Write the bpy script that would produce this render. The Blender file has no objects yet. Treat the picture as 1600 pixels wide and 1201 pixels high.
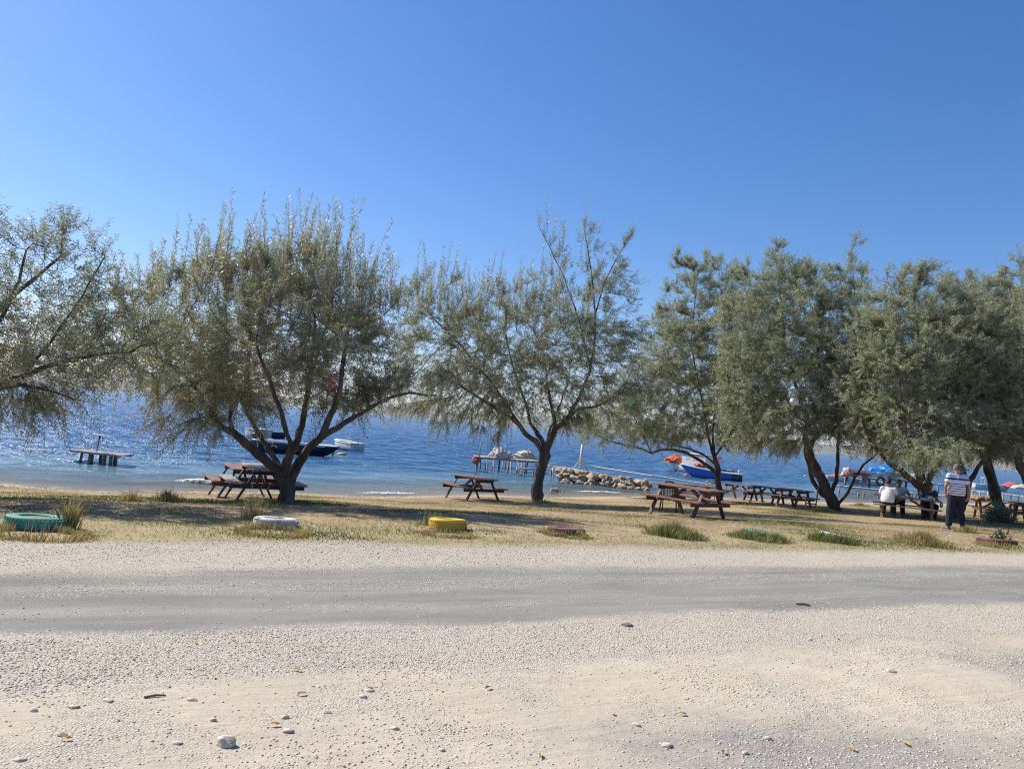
import bpy, bmesh, math, random
import numpy as np
from mathutils import Vector, Matrix, noise as mnoise

# ------------------------------------------------------------------ camera
F_PX = 1200.0                      # focal length in pixels of the 1600 wide photograph
EYE = 1.65
ROLL = math.atan(0.0885)
PITCH = math.radians(3.086)
sc = bpy.context.scene
C = sc.collection
_f = np.array([0, math.cos(PITCH), math.sin(PITCH)])
_r0 = np.array([1.0, 0, 0]); _u0 = np.cross(_r0, _f)
_r = math.cos(ROLL)*_r0 + math.sin(ROLL)*_u0
_u = -math.sin(ROLL)*_r0 + math.cos(ROLL)*_u0
P0 = np.array([0, 0, EYE])
cam = bpy.data.cameras.new('camera'); camo = bpy.data.objects.new('camera', cam); C.objects.link(camo)
cam.sensor_fit = 'HORIZONTAL'; cam.sensor_width = 36.0; cam.lens = 36.0*F_PX/1600.0
cam.clip_start = 0.05; cam.clip_end = 60000
camo.matrix_world = Matrix(((_r[0], _u[0], -_f[0], 0), (_r[1], _u[1], -_f[1], 0), (_r[2], _u[2], -_f[2], EYE), (0, 0, 0, 1)))
sc.camera = camo

# ------------------------------------------------------------------ world, sun, exposure
SUN_EL = math.radians(45)
SUN_AZ = math.atan2(-0.89, 0.45)   # bearing from +Y towards +X: from the left, a little beyond the trees
w = bpy.data.worlds.new('World'); sc.world = w; w.use_nodes = True
nt = w.node_tree; nt.nodes.clear()
sky = nt.nodes.new('ShaderNodeTexSky'); sky.sky_type = 'NISHITA'; sky.sun_disc = False
sky.sun_elevation = SUN_EL; sky.sun_rotation = SUN_AZ
sky.air_density = 1.0; sky.dust_density = 0.5; sky.ozone_density = 4.5; sky.altitude = 0
hs = nt.nodes.new('ShaderNodeHueSaturation'); hs.inputs['Saturation'].default_value = 1.25
bg = nt.nodes.new('ShaderNodeBackground'); bg.inputs['Strength'].default_value = 0.104
wo = nt.nodes.new('ShaderNodeOutputWorld')
nt.links.new(sky.outputs[0], hs.inputs['Color']); tm = nt.nodes.new('ShaderNodeMix'); tm.data_type = 'RGBA'; tm.blend_type = 'MULTIPLY'; tm.inputs[0].default_value = 1; tm.inputs[7].default_value = (1.02, 0.925, 1.01, 1); nt.links.new(hs.outputs[0], tm.inputs[6]); nt.links.new(tm.outputs[2], bg.inputs[0]); nt.links.new(bg.outputs[0], wo.inputs[0])
sund = np.array([math.sin(SUN_AZ)*math.cos(SUN_EL), math.cos(SUN_AZ)*math.cos(SUN_EL), math.sin(SUN_EL)])
sl = bpy.data.lights.new('sun', 'SUN'); sl.energy = 5.0; sl.angle = math.radians(0.53); sl.color = (1.0, 0.925, 0.80)
so = bpy.data.objects.new('sun', sl); C.objects.link(so)
so.rotation_euler = Vector(sund).to_track_quat('Z', 'Y').to_euler(); so.location = (-20, 15, 30)
vs_ = sc.view_settings; vs_.view_transform = 'Standard'; vs_.look = 'None'; vs_.gamma = 1; vs_.exposure = 0.53; vs_.use_curve_mapping = False
sc.cycles.use_denoising = True; sc.cycles.denoising_prefilter = 'NONE'; sc.cycles.use_adaptive_sampling = False; sc.cycles.filter_width = 1.1
sc.cycles.max_bounces = 6; sc.cycles.transparent_max_bounces = 8; sc.cycles.volume_bounces = 0
sc.cycles.sample_clamp_indirect = 3; sc.cycles.sample_clamp_direct = 8

rng = np.random.default_rng(7); random.seed(7)

# ------------------------------------------------------------------ pixel <-> place helpers
def ray(px, py): return _f + _r*(px-800)/F_PX - _u*(py-600.5)/F_PX
def atz(px, py, z):
    d = ray(px, py); return P0 + d*(z-EYE)/d[2]
def atY(px, py, Y):
    d = ray(px, py); return P0 + d*Y/d[1]
SEA = -1.15
CU, SU = math.cos(math.radians(25.5)), math.sin(math.radians(25.5))
def uv(x, y): return x*CU + y*SU, -x*SU + y*CU
def xy(u, v): return u*CU - v*SU, u*SU + v*CU
_sh = np.array([uv(*atz(a, b, SEA)[:2]) for a, b in
      [(-300, 752), (0, 756), (150, 768), (300, 768), (430, 769), (560, 776), (640, 775), (760, 773), (860, 777), (1010, 775), (1100, 776), (1280, 784), (1400, 786), (1600, 786)]])
_o = np.argsort(_sh[:, 0]); SH_U, SH_V = _sh[_o, 0], _sh[_o, 1]
def shore_v(u): return np.interp(u, SH_U, SH_V)
def ground_z(x, y):
    x = np.asarray(x, float); y = np.asarray(y, float)
    u, v = uv(x, y); vs = shore_v(u)
    t = (v-12.3)/(vs-12.3)
    t = np.where(t > 0.12, t, np.where(t > -0.12, (t+0.12)**2/0.48, 0))
    z = SEA*t
    off = v-vs
    z = np.where(off > 0, SEA-0.05*off, z); z = np.maximum(z, -4.0)
    b = 0.018*np.sin(x*0.9+1.3*np.sin(y*0.7))*np.sin(y*1.1+0.7) + 0.008*np.sin(x*3.1+y*1.7)*np.sin(y*2.9-x*0.8)
    near = np.clip((60-np.hypot(x, y))/40, 0, 1)
    return z + b*near*np.where(off > -0.5, 0.3, 1)
def gz(x, y): return float(ground_z(x, y))
def gp(px, py):                      # where the sight line through a pixel meets the ground
    d = ray(px, py); t = 0.5
    prev = t
    while t < 300:
        p = P0+d*t
        if p[2] <= gz(p[0], p[1]): break
        prev = t; t += 0.05+t*0.01
    lo, hi = prev, t
    for _ in range(20):
        m = (lo+hi)/2; p = P0+d*m
        if p[2] <= gz(p[0], p[1]): hi = m
        else: lo = m
    p = P0+d*hi
    return np.array([p[0], p[1], gz(p[0], p[1])])
def sea(px, py): return atz(px, py, SEA)

# ------------------------------------------------------------------ object helpers
def tag(o, label=None, cat=None, group=None, kind=None):
    if label: o['label'] = label
    if cat: o['category'] = cat
    if group: o['group'] = group
    if kind: o['kind'] = kind
    return o
def empty(name, loc=(0, 0, 0), rz=0, label=None, cat=None, group=None):
    o = bpy.data.objects.new(name, None); C.objects.link(o); o.empty_display_size = 0.2
    o.location = loc; o.rotation_euler = (0, 0, rz)
    return tag(o, label, cat, group)
def kids(o): return [c for c in o.children]
def copy_tree(o, parent=None):
    c = o.copy(); C.objects.link(c); c.parent = parent
    for ch in kids(o): copy_tree(ch, c)
    return c
def mesh_np(name, V, Fc, m, parent=None, smooth=False, attrs=None):
    """V (n,3); Fc (k,s) array of equal sized faces"""
    me = bpy.data.meshes.new(name); V = np.asarray(V, np.float32); Fc = np.asarray(Fc, np.int32)
    k, s = Fc.shape
    me.vertices.add(len(V)); me.vertices.foreach_set('co', V.ravel())
    me.loops.add(k*s); me.loops.foreach_set('vertex_index', Fc.ravel())
    me.polygons.add(k); me.polygons.foreach_set('loop_start', np.arange(0, k*s, s, dtype=np.int32))
    me.polygons.foreach_set('loop_total', np.full(k, s, np.int32))
    if smooth: me.polygons.foreach_set('use_smooth', np.ones(k, bool))
    me.update(calc_edges=True)
    for an, (dom, arr) in (attrs or {}).items():
        a = me.attributes.new(an, 'FLOAT', dom); a.data.foreach_set('value', np.asarray(arr, np.float32))
    me.materials.append(m)
    o = bpy.data.objects.new(name, me); C.objects.link(o); o.parent = parent
    return o
class MB:
    def __init__(s): s.v = []; s.f = []; s.mi = []; s.cur = 0
    def add(s, vs, fs):
        n = len(s.v); s.v += [tuple(map(float, p)) for p in vs]; s.f += [tuple(n+i for i in f) for f in fs]; s.mi += [s.cur]*len(fs); return s
    def box(s, c, d, M=None):
        c = Vector(c); hx, hy, hz = d[0]/2, d[1]/2, d[2]/2
        P = [Vector((sx*hx, sy*hy, sz*hz)) for sz in (-1, 1) for sy in (-1, 1) for sx in (-1, 1)]
        P = [c+(M @ p if M is not None else p) for p in P]
        return s.add(P, [(0, 2, 3, 1), (4, 5, 7, 6), (0, 1, 5, 4), (2, 6, 7, 3), (0, 4, 6, 2), (1, 3, 7, 5)])
    def bar(s, a, b, w, h, up=(0, 0, 1)):
        a = Vector(a); b = Vector(b); d = b-a; L = d.length; x = d/L; y = Vector(up).cross(x)
        if y.length < 1e-4: y = Vector((0, 1, 0)).cross(x)
        y.normalize(); z = x.cross(y)
        return s.box((a+b)/2, (L, w, h), Matrix((x, y, z)).transposed())
    def tube(s, pts, rad, n=8, cap=True, jit=0, flat=1.0):
        pts = [Vector(p) for p in pts]; rad = rad if hasattr(rad, '__len__') else [rad]*len(pts)
        t0 = (pts[1]-pts[0]).normalized(); ref = Vector((0, 0, 1)) if abs(t0.z) < 0.9 else Vector((1, 0, 0))
        a = t0.cross(ref).normalized(); vs = []
        for i, p in enumerate(pts):
            t = (pts[min(i+1, len(pts)-1)]-pts[max(i-1, 0)]).normalized()
            a = (a-t*a.dot(t)).normalized(); b = t.cross(a)
            for k in range(n):
                q = 2*math.pi*k/n; r = rad[i]
                if jit: r *= 1+jit*mnoise.noise(p*6+a*math.cos(q)*1.2+b*math.sin(q)*1.2)
                vs.append(p+a*math.cos(q)*r+b*math.sin(q)*r*flat)
        m = len(pts)
        fs = [(i*n+k, i*n+(k+1) % n, (i+1)*n+(k+1) % n, (i+1)*n+k) for i in range(m-1) for k in range(n)]
        if cap: fs += [tuple(range(n-1, -1, -1)), tuple((m-1)*n+k for k in range(n))]
        return s.add(vs, fs)
    def ell(s, c, r, M=None, nu=14, nv=9):
        c = Vector(c); r = (r, r, r) if not hasattr(r, '__len__') else r; vs = []
        for j in range(1, nv):
            a = math.pi*j/nv
            for i in range(nu):
                b = 2*math.pi*i/nu; vs.append(Vector((r[0]*math.sin(a)*math.cos(b), r[1]*math.sin(a)*math.sin(b), r[2]*math.cos(a))))
        vs += [Vector((0, 0, r[2])), Vector((0, 0, -r[2]))]
        vs = [c+(M @ p if M is not None else p) for p in vs]; T = (nv-1)*nu
        fs = [(j*nu+i, (j+1)*nu+i, (j+1)*nu+(i+1) % nu, j*nu+(i+1) % nu) for j in range(nv-2) for i in range(nu)]
        fs += [(T, i, (i+1) % nu) for i in range(nu)] + [(T+1, (nv-2)*nu+(i+1) % nu, (nv-2)*nu+i) for i in range(nu)]
        return s.add(vs, fs)
    def lathe(s, prof, c=(0, 0, 0), n=20, closed=False):
        vs = []; c = Vector(c)
        for r, z in prof:
            for k in range(n): q = 2*math.pi*k/n; vs.append(c+Vector((r*math.cos(q), r*math.sin(q), z)))
        m = len(prof); fs = []
        for i in range(m if closed else m-1):
            j = (i+1) % m
            fs += [(i*n+k, i*n+(k+1) % n, j*n+(k+1) % n, j*n+k) for k in range(n)]
        if not closed: fs += [tuple(range(n-1, -1, -1)), tuple((m-1)*n+k for k in range(n))]
        return s.add(vs, fs)
    def build(s, name, m, parent=None, smooth=False, bev=0, loc=None):
        me = bpy.data.meshes.new(name); me.from_pydata(s.v, [], s.f); me.update()
        for mm in (m if isinstance(m, (list, tuple)) else [m]): me.materials.append(mm)
        if isinstance(m, (list, tuple)): me.polygons.foreach_set('material_index', s.mi)
        bm = bmesh.new(); bm.from_mesh(me); bmesh.ops.recalc_face_normals(bm, faces=bm.faces); bm.to_mesh(me); bm.free()
        if smooth: me.polygons.foreach_set('use_smooth', [True]*len(me.polygons))
        o = bpy.data.objects.new(name, me); C.objects.link(o); o.parent = parent
        if loc is not None: o.location = loc
        if bev:
            b = o.modifiers.new('bevel', 'BEVEL'); b.width = bev; b.segments = 2; b.limit_method = 'ANGLE'
        return o

# ------------------------------------------------------------------ materials
class NT:
    def __init__(s, name):
        s.m = bpy.data.materials.new(name); s.m.use_nodes = True; s.t = s.m.node_tree; s.t.nodes.clear()
        s.out = s.t.nodes.new('ShaderNodeOutputMaterial'); s.tc = None
    def n(s, typ, **kw):
        x = s.t.nodes.new(typ)
        for k, v in kw.items(): setattr(x, k, v)
        return x
    def L(s, a, b): s.t.links.new(a, b)
    def put(s, sock, v):
        if isinstance(v, bpy.types.NodeSocket): s.L(v, sock)
        elif isinstance(v, (tuple, list)) and len(v) == 3 and sock.type == 'RGBA': sock.default_value = (*v, 1)
        else: sock.default_value = v
    def co(s, kind='Object'):
        if not s.tc: s.tc = s.n('ShaderNodeTexCoord')
        return s.tc.outputs[kind]
    def mth(s, op, a, b=0.0, c=None, clamp=False):
        x = s.n('ShaderNodeMath', operation=op, use_clamp=clamp); s.put(x.inputs[0], a); s.put(x.inputs[1], b)
        if c is not None: s.put(x.inputs[2], c)
        return x.outputs[0]
    def dot(s, a, v):
        x = s.n('ShaderNodeVectorMath', operation='DOT_PRODUCT'); s.put(x.inputs[0], a); x.inputs[1].default_value = v; return x.outputs['Value']
    def mapv(s, vec, scale=(1, 1, 1), rot=(0, 0, 0), loc=(0, 0, 0)):
        x = s.n('ShaderNodeMapping'); s.put(x.inputs[0], vec); x.inputs['Scale'].default_value = scale; x.inputs['Rotation'].default_value = rot; x.inputs['Location'].default_value = loc; return x.outputs[0]
    def noise(s, vec, scale, det=4, rough=0.55, out='Fac', dist=0):
        x = s.n('ShaderNodeTexNoise'); s.put(x.inputs['Vector'], vec); x.inputs['Scale'].default_value = scale; x.inputs['Detail'].default_value = det
        x.inputs['Roughness'].default_value = rough; x.inputs['Distortion'].default_value = dist; return x.outputs[out]
    def vor(s, vec, scale, feat='F1', out='Color'):
        x = s.n('ShaderNodeTexVoronoi', feature=feat); s.put(x.inputs['Vector'], vec); x.inputs['Scale'].default_value = scale; return x.outputs[out]
    def ramp(s, fac, stops, interp='LINEAR'):
        x = s.n('ShaderNodeValToRGB'); s.put(x.inputs[0], fac); cr = x.color_ramp; cr.interpolation = interp
        while len(cr.elements) < len(stops): cr.elements.new(0.5)
        for e, (p, c) in zip(cr.elements, stops):
            e.position = p; e.color = (c, c, c, 1) if not hasattr(c, '__len__') else (*c[:3], 1)
        return x.outputs[0]
    def rng(s, v, a, b, c=0.0, d=1.0, smooth=False):
        x = s.n('ShaderNodeMapRange'); x.interpolation_type = 'SMOOTHSTEP' if smooth else 'LINEAR'
        s.put(x.inputs[0], v)
        for i, q in enumerate((a, b, c, d)): x.inputs[1+i].default_value = q
        return x.outputs[0]
    def mix(s, f, a, b, blend='MIX'):
        x = s.n('ShaderNodeMix', data_type='RGBA', blend_type=blend); s.put(x.inputs[0], f); s.put(x.inputs[6], a); s.put(x.inputs[7], b); return x.outputs[2]
    def bump(s, h, strength=0.5, dist=0.01, normal=None):
        x = s.n('ShaderNodeBump'); s.put(x.inputs['Height'], h); s.put(x.inputs['Strength'], strength); x.inputs['Distance'].default_value = dist
        if normal is not None: s.L(normal, x.inputs['Normal'])
        return x.outputs[0]
    def prin(s, col, rough=0.6, normal=None, **kw):
        x = s.n('ShaderNodeBsdfPrincipled'); s.put(x.inputs['Base Color'], col); s.put(x.inputs['Roughness'], rough)
        for k, v in kw.items(): s.put(x.inputs[k.replace('_', ' ')], v)
        if normal is not None: s.L(normal, x.inputs['Normal'])
        return x.outputs[0]
    def fin(s, sh): s.L(sh, s.out.inputs['Surface']); return s.m

def simple(name, c, c2=None, rough=0.6, scale=6, bump=0.3, bscale=None, bdist=0.004, stretch=(1, 1, 1), lo=0.4, hi=0.62, co='Object', **kw):
    t = NT(name); v = t.mapv(t.co(co), stretch)
    c2 = c2 or tuple(q*0.6 for q in c)
    f = t.rng(t.noise(v, scale, 6, 0.62), lo, hi)
    f2 = t.noise(v, scale*6, 3)
    col = t.mix(f, c, c2); col = t.mix(t.mth('MULTIPLY', f2, 0.35), col, tuple(q*0.5 for q in c2))
    nn = t.bump(t.noise(v, bscale or scale*5, 6), bump, bdist)
    return t.fin(t.prin(col, rough, nn, **kw))

MT = {}
MT['table_wood'] = simple('stained_wood', (0.070, 0.026, 0.017), (0.11, 0.046, 0.029), 0.62, 3, 0.6, 22, 0.006, (1, 9, 9))
MT['table_top'] = simple('worn_stained_wood', (0.10, 0.037, 0.024), (0.23, 0.125, 0.09), 0.6, 2.2, 0.6, 22, 0.006, (1, 7, 7), 0.38, 0.58)
MT['table_grey'] = simple('weathered_plank', (0.22, 0.19, 0.18), (0.36, 0.33, 0.31), 0.7, 2.2, 0.6, 22, 0.006, (1, 7, 7))
MT['table_orange'] = simple('orange_stained_wood', (0.26, 0.10, 0.04), (0.34, 0.17, 0.09), 0.6, 3, 0.6, 22, 0.006, (1, 9, 9))
MT['chair_wood'] = simple('brown_chair_wood', (0.17, 0.075, 0.035), (0.26, 0.13, 0.06), 0.5, 5, 0.4)
MT['jetty_wood'] = simple('sun_bleached_board', (0.50, 0.46, 0.40), (0.30, 0.27, 0.23), 0.85, 3, 0.7, 20, 0.01, (1, 1, 1))
MT['pile_wood'] = simple('wet_pile_wood', (0.13, 0.10, 0.08), (0.24, 0.20, 0.16), 0.8, 4, 0.7, 20, 0.01)
MT['white_board'] = simple('white_painted_board', (0.72, 0.70, 0.64), (0.55, 0.50, 0.44), 0.7, 3, 0.4)
MT['white_paint'] = simple('white_boat_paint', (0.78, 0.78, 0.76), (0.62, 0.62, 0.58), 0.35, 2, 0.1)
MT['cream_paint'] = simple('cream_boat_paint', (0.68, 0.68, 0.58), (0.5, 0.52, 0.42), 0.4, 2, 0.1)
MT['navy_paint'] = simple('navy_boat_paint', (0.008, 0.014, 0.045), (0.015, 0.025, 0.06), 0.3, 2, 0.1)
MT['blue_paint'] = simple('bright_blue_boat_paint', (0.03, 0.13, 0.50), (0.04, 0.17, 0.5), 0.4, 2, 0.1)
MT['dark_red'] = simple('dark_red_antifouling', (0.10, 0.018, 0.015), (0.06, 0.012, 0.012), 0.5, 2, 0.1)
MT['black'] = simple('black_plastic', (0.015, 0.015, 0.017), (0.03, 0.03, 0.03), 0.45, 8, 0.1)
MT['metal'] = simple('dark_metal', (0.07, 0.065, 0.06), (0.16, 0.10, 0.07), 0.5, 20, 0.2)
MT['brown_plastic'] = simple('brown_plastic', (0.055, 0.028, 0.022), (0.08, 0.045, 0.036), 0.4, 5, 0.1)
MT['white_plastic'] = simple('white_plastic', (0.75, 0.75, 0.76), (0.6, 0.6, 0.6), 0.4, 5, 0.1)
MT['orange_net'] = simple('orange_net', (0.72, 0.16, 0.05), (0.45, 0.09, 0.03), 0.85, 12, 1.0, 30, 0.03)
MT['pink_net'] = simple('pink_net', (0.66, 0.17, 0.14), (0.42, 0.10, 0.08), 0.85, 10, 1.0, 30, 0.03)
MT['pale_net'] = simple('pale_net', (0.74, 0.66, 0.50), (0.50, 0.42, 0.31), 0.9, 8, 1.0, 26, 0.04)
MT['grey_net'] = simple('grey_net', (0.70, 0.66, 0.62), (0.46, 0.42, 0.39), 0.9, 8, 1.0, 26, 0.04)
MT['tarp_blue'] = simple('blue_tarpaulin', (0.02, 0.22, 0.70), (0.02, 0.30, 0.80), 0.35, 4, 0.5, 8, 0.04)
MT['yellow'] = simple('yellow_plastic', (0.62, 0.50, 0.03), (0.4, 0.32, 0.03), 0.5, 5, 0.2)
MT['rock'] = simple('pale_rock', (0.60, 0.50, 0.37), (0.34, 0.27, 0.19), 0.9, 3, 0.9, 9, 0.06, co='Generated')
MT['rock_tan'] = simple('tan_rock', (0.52, 0.37, 0.22), (0.26, 0.20, 0.15), 0.9, 3, 0.9, 9, 0.06, co='Generated')
MT['rock_grey'] = simple('grey_rock', (0.42, 0.39, 0.35), (0.22, 0.20, 0.18), 0.9, 3, 0.9, 9, 0.06, co='Generated')
MT['stone'] = simple('grey_tan_stone', (0.66, 0.58, 0.46), (0.48, 0.41, 0.32), 0.9, 1.2, 0.8, 5, 0.0025)
MT['skin'] = simple('skin', (0.42, 0.21, 0.14), (0.36, 0.17, 0.11), 0.5, 14, 0.1, Subsurface_Weight=0.0)
MT['hair_dark'] = simple('dark_hair', (0.018, 0.014, 0.012), (0.03, 0.024, 0.02), 0.6, 60, 0.8, 200, 0.004)
MT['hair_grey'] = simple('greying_hair', (0.05, 0.045, 0.04), (0.11, 0.10, 0.095), 0.6, 60, 0.8, 200, 0.004)
MT['shirt_white'] = simple('white_shirt_cloth', (0.80, 0.79, 0.81), (0.74, 0.73, 0.77), 0.85, 5, 0.5, 9, 0.03)
MT['shirt_grey'] = simple('light_grey_shirt_cloth', (0.62, 0.62, 0.61), (0.48, 0.49, 0.49), 0.85, 7, 0.5, 9, 0.03)
MT['shirt_dark'] = simple('dark_patterned_cloth', (0.02, 0.022, 0.03), (0.10, 0.10, 0.12), 0.85, 24, 0.5, 9, 0.03)
MT['jeans'] = simple('navy_denim', (0.009, 0.012, 0.028), (0.016, 0.021, 0.045), 0.9, 6, 0.5, 10, 0.02)
MT['trousers'] = simple('black_trouser_cloth', (0.012, 0.012, 0.018), (0.02, 0.02, 0.028), 0.9, 6, 0.5, 10, 0.02)
MT['shoe_grey'] = simple('grey_shoe', (0.22, 0.22, 0.24), (0.06, 0.06, 0.08), 0.7, 18, 0.2)
MT['shoe_black'] = simple('black_shoe', (0.02, 0.02, 0.02), (0.035, 0.03, 0.03), 0.5, 18, 0.2)
MT['cloth_paper'] = simple('crumpled_paper', (0.78, 0.77, 0.75), (0.6, 0.6, 0.6), 0.7, 10, 0.7, 20, 0.01)
MT['sack'] = simple('ochre_canvas', (0.40, 0.26, 0.09), (0.22, 0.14, 0.06), 0.9, 7, 0.8, 16, 0.02)
MT['straw'] = simple('dry_stem', (0.52, 0.42, 0.26), (0.36, 0.28, 0.16), 0.8, 10, 0.1)
MT['leaf_yellow'] = simple('yellow_leaf', (0.60, 0.36, 0.05), (0.42, 0.22, 0.04), 0.6, 30, 0.2)
MT['stick'] = simple('stick_bark', (0.25, 0.16, 0.11), (0.14, 0.09, 0.07), 0.9, 30, 0.5)
MT['pink_bag'] = simple('pink_plastic_bag', (0.75, 0.22, 0.26), (0.6, 0.15, 0.2), 0.35, 12, 0.6)
MT['green_plastic'] = simple('green_plastic', (0.20, 0.62, 0.28), (0.15, 0.5, 0.2), 0.3, 12, 0.4)
MT['red_plastic'] = simple('red_plastic', (0.62, 0.04, 0.04), (0.45, 0.03, 0.03), 0.4, 12, 0.4)

def stripe_mat():
    t = NT('striped_polo_cloth'); v = t.co(); z = t.n('ShaderNodeSeparateXYZ'); t.L(v, z.inputs[0]); zz = z.outputs[2]
    # white cloth, thin navy stripes from waist to chest, one broad band over the shoulders, pale blue yoke
    w_ = t.mth('ADD', zz, t.mth('MULTIPLY', t.noise(v, 4, 2), 0.012))
    fr = t.mth('FRACT', t.mth('DIVIDE', t.mth('SUBTRACT', w_, 0.98), 0.062))
    thin = t.mth('MULTIPLY', t.mth('LESS_THAN', fr, 0.27), t.mth('LESS_THAN', w_, 1.245))
    band = t.mth('MULTIPLY', t.mth('GREATER_THAN', w_, 1.345), t.mth('LESS_THAN', w_, 1.39))
    yoke = t.mth('GREATER_THAN', w_, 1.39)
    col = t.mix(yoke, (0.70, 0.70, 0.74), (0.42, 0.50, 0.74)); col = t.mix(t.mth('MAXIMUM', thin, band), col, (0.03, 0.035, 0.10))
    return t.fin(t.prin(col, 0.85, t.bump(t.noise(v, 9, 4), 0.5, 0.03)))
MT['polo'] = stripe_mat()

def tyre_mat(name, c, c2, worn=0.55):
    t = NT(name); v = t.co()
    f = t.rng(t.noise(v, 7, 6, 0.7), worn, worn+0.08)
    col = t.mix(t.rng(t.noise(v, 3, 4), 0.35, 0.65), c, c2); col = t.mix(f, col, (0.07, 0.065, 0.06))
    dz = t.n('ShaderNodeSeparateXYZ'); t.L(v, dz.inputs[0])
    col = t.mix(t.rng(t.mth('ADD', dz.outputs[2], t.mth('MULTIPLY', t.noise(v, 9, 4), 0.06)), 0.03, 0.08, 0.75, 0.0), col, (0.24, 0.19, 0.12))
    return t.fin(t.prin(col, 0.7, t.bump(t.noise(v, 40, 4), 0.3, 0.004)))

def bark_mat():
    t = NT('bark'); v = t.co(); vs = t.mapv(v, (1, 1, 0.35))
    ridge = t.vor(t.mapv(t.co(), (9, 9, 2.2)), 1.0, 'F1', 'Distance')
    n1 = t.noise(vs, 5, 6, 0.65); n2 = t.noise(vs, 22, 5, 0.65)
    col = t.ramp(n1, [(0.3, (0.045, 0.034, 0.028)), (0.52, (0.11, 0.083, 0.066)), (0.72, (0.23, 0.19, 0.16))])
    h = t.mth('ADD', t.mth('MULTIPLY', n2, 0.7), t.mth('MULTIPLY', ridge, 0.6))
    col = t.mix(t.rng(h, 0.35, 0.75, 0.55, 0.0), col, (0.03, 0.022, 0.018))
    return t.fin(t.prin(col, 0.92, t.bump(h, 1.0, 0.03)))
MT['bark'] = bark_mat()

def leaf_mat(name, a, b, c, dry, silver=(0.40, 0.42, 0.37)):
    """narrow grey-green leaves, felted silvery undersides; tint attribute picks each leaf's own colour"""
    t = NT(name); at = t.n('ShaderNodeAttribute', attribute_name='tint'); f = at.outputs['Fac']
    col = t.ramp(f, [(0.0, a), (0.42, b), (0.78, c), (0.90, dry), (1.0, tuple(q*0.8 for q in dry))])
    geo = t.n('ShaderNodeNewGeometry')
    col2 = t.mix(t.mth('MULTIPLY', geo.outputs['Backfacing'], 0.55), col, silver)
    p = t.n('ShaderNodeBsdfPrincipled'); t.L(col2, p.inputs['Base Color']); p.inputs['Roughness'].default_value = 0.45
    p.inputs['Specular IOR Level'].default_value = 0.4
    tr = t.n('ShaderNodeBsdfTranslucent'); t.L(t.mix(0.4, col, (0.33, 0.38, 0.14)), tr.inputs[0])
    mx = t.n('ShaderNodeMixShader'); mx.inputs[0].default_value = 0.42
    t.L(p.outputs[0], mx.inputs[1]); t.L(tr.outputs[0], mx.inputs[2])
    return t.fin(mx.outputs[0])
MT['leaf'] = leaf_mat('olive_leaf', (0.155, 0.185, 0.105), (0.285, 0.315, 0.205), (0.48, 0.51, 0.42), (0.52, 0.28, 0.09))
MT['leaf_pale'] = leaf_mat('pale_olive_leaf', (0.21, 0.245, 0.14), (0.36, 0.395, 0.255), (0.54, 0.56, 0.42), (0.52, 0.38, 0.18))
MT['leaf_dark'] = leaf_mat('dark_green_leaf', (0.03, 0.06, 0.02), (0.05, 0.09, 0.03), (0.08, 0.12, 0.05), (0.1, 0.12, 0.05), (0.1, 0.14, 0.07))

def grass_mat():
    t = NT('grass_blade'); at = t.n('ShaderNodeAttribute', attribute_name='tint'); f = at.outputs['Fac']
    col = t.ramp(f, [(0.0, (0.07, 0.11, 0.025)), (0.35, (0.16, 0.20, 0.05)), (0.6, (0.34, 0.30, 0.11)), (0.85, (0.52, 0.41, 0.20)), (1.0, (0.42, 0.26, 0.10))])
    p = t.n('ShaderNodeBsdfPrincipled'); t.L(col, p.inputs['Base Color']); p.inputs['Roughness'].default_value = 0.6
    tr = t.n('ShaderNodeBsdfTranslucent'); t.L(col, tr.inputs[0])
    mx = t.n('ShaderNodeMixShader'); mx.inputs[0].default_value = 0.3; t.L(p.outputs[0], mx.inputs[1]); t.L(tr.outputs[0], mx.inputs[2])
    return t.fin(mx.outputs[0])
MT['grass'] = grass_mat()

def pebble_mat():
    t = NT('pebble'); at = t.n('ShaderNodeAttribute', attribute_name='tint'); f = at.outputs['Fac']
    col = t.ramp(f, [(0.0, (0.20, 0.175, 0.15)), (0.2, (0.42, 0.37, 0.30)), (0.55, (0.57, 0.51, 0.415)), (0.8, (0.63, 0.565, 0.46)), (1.0, (0.74, 0.70, 0.62))])
    return t.fin(t.prin(col, 0.9, t.bump(t.noise(t.co(), 150, 3), 0.4, 0.002)))
MT['pebble'] = pebble_mat()

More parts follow.
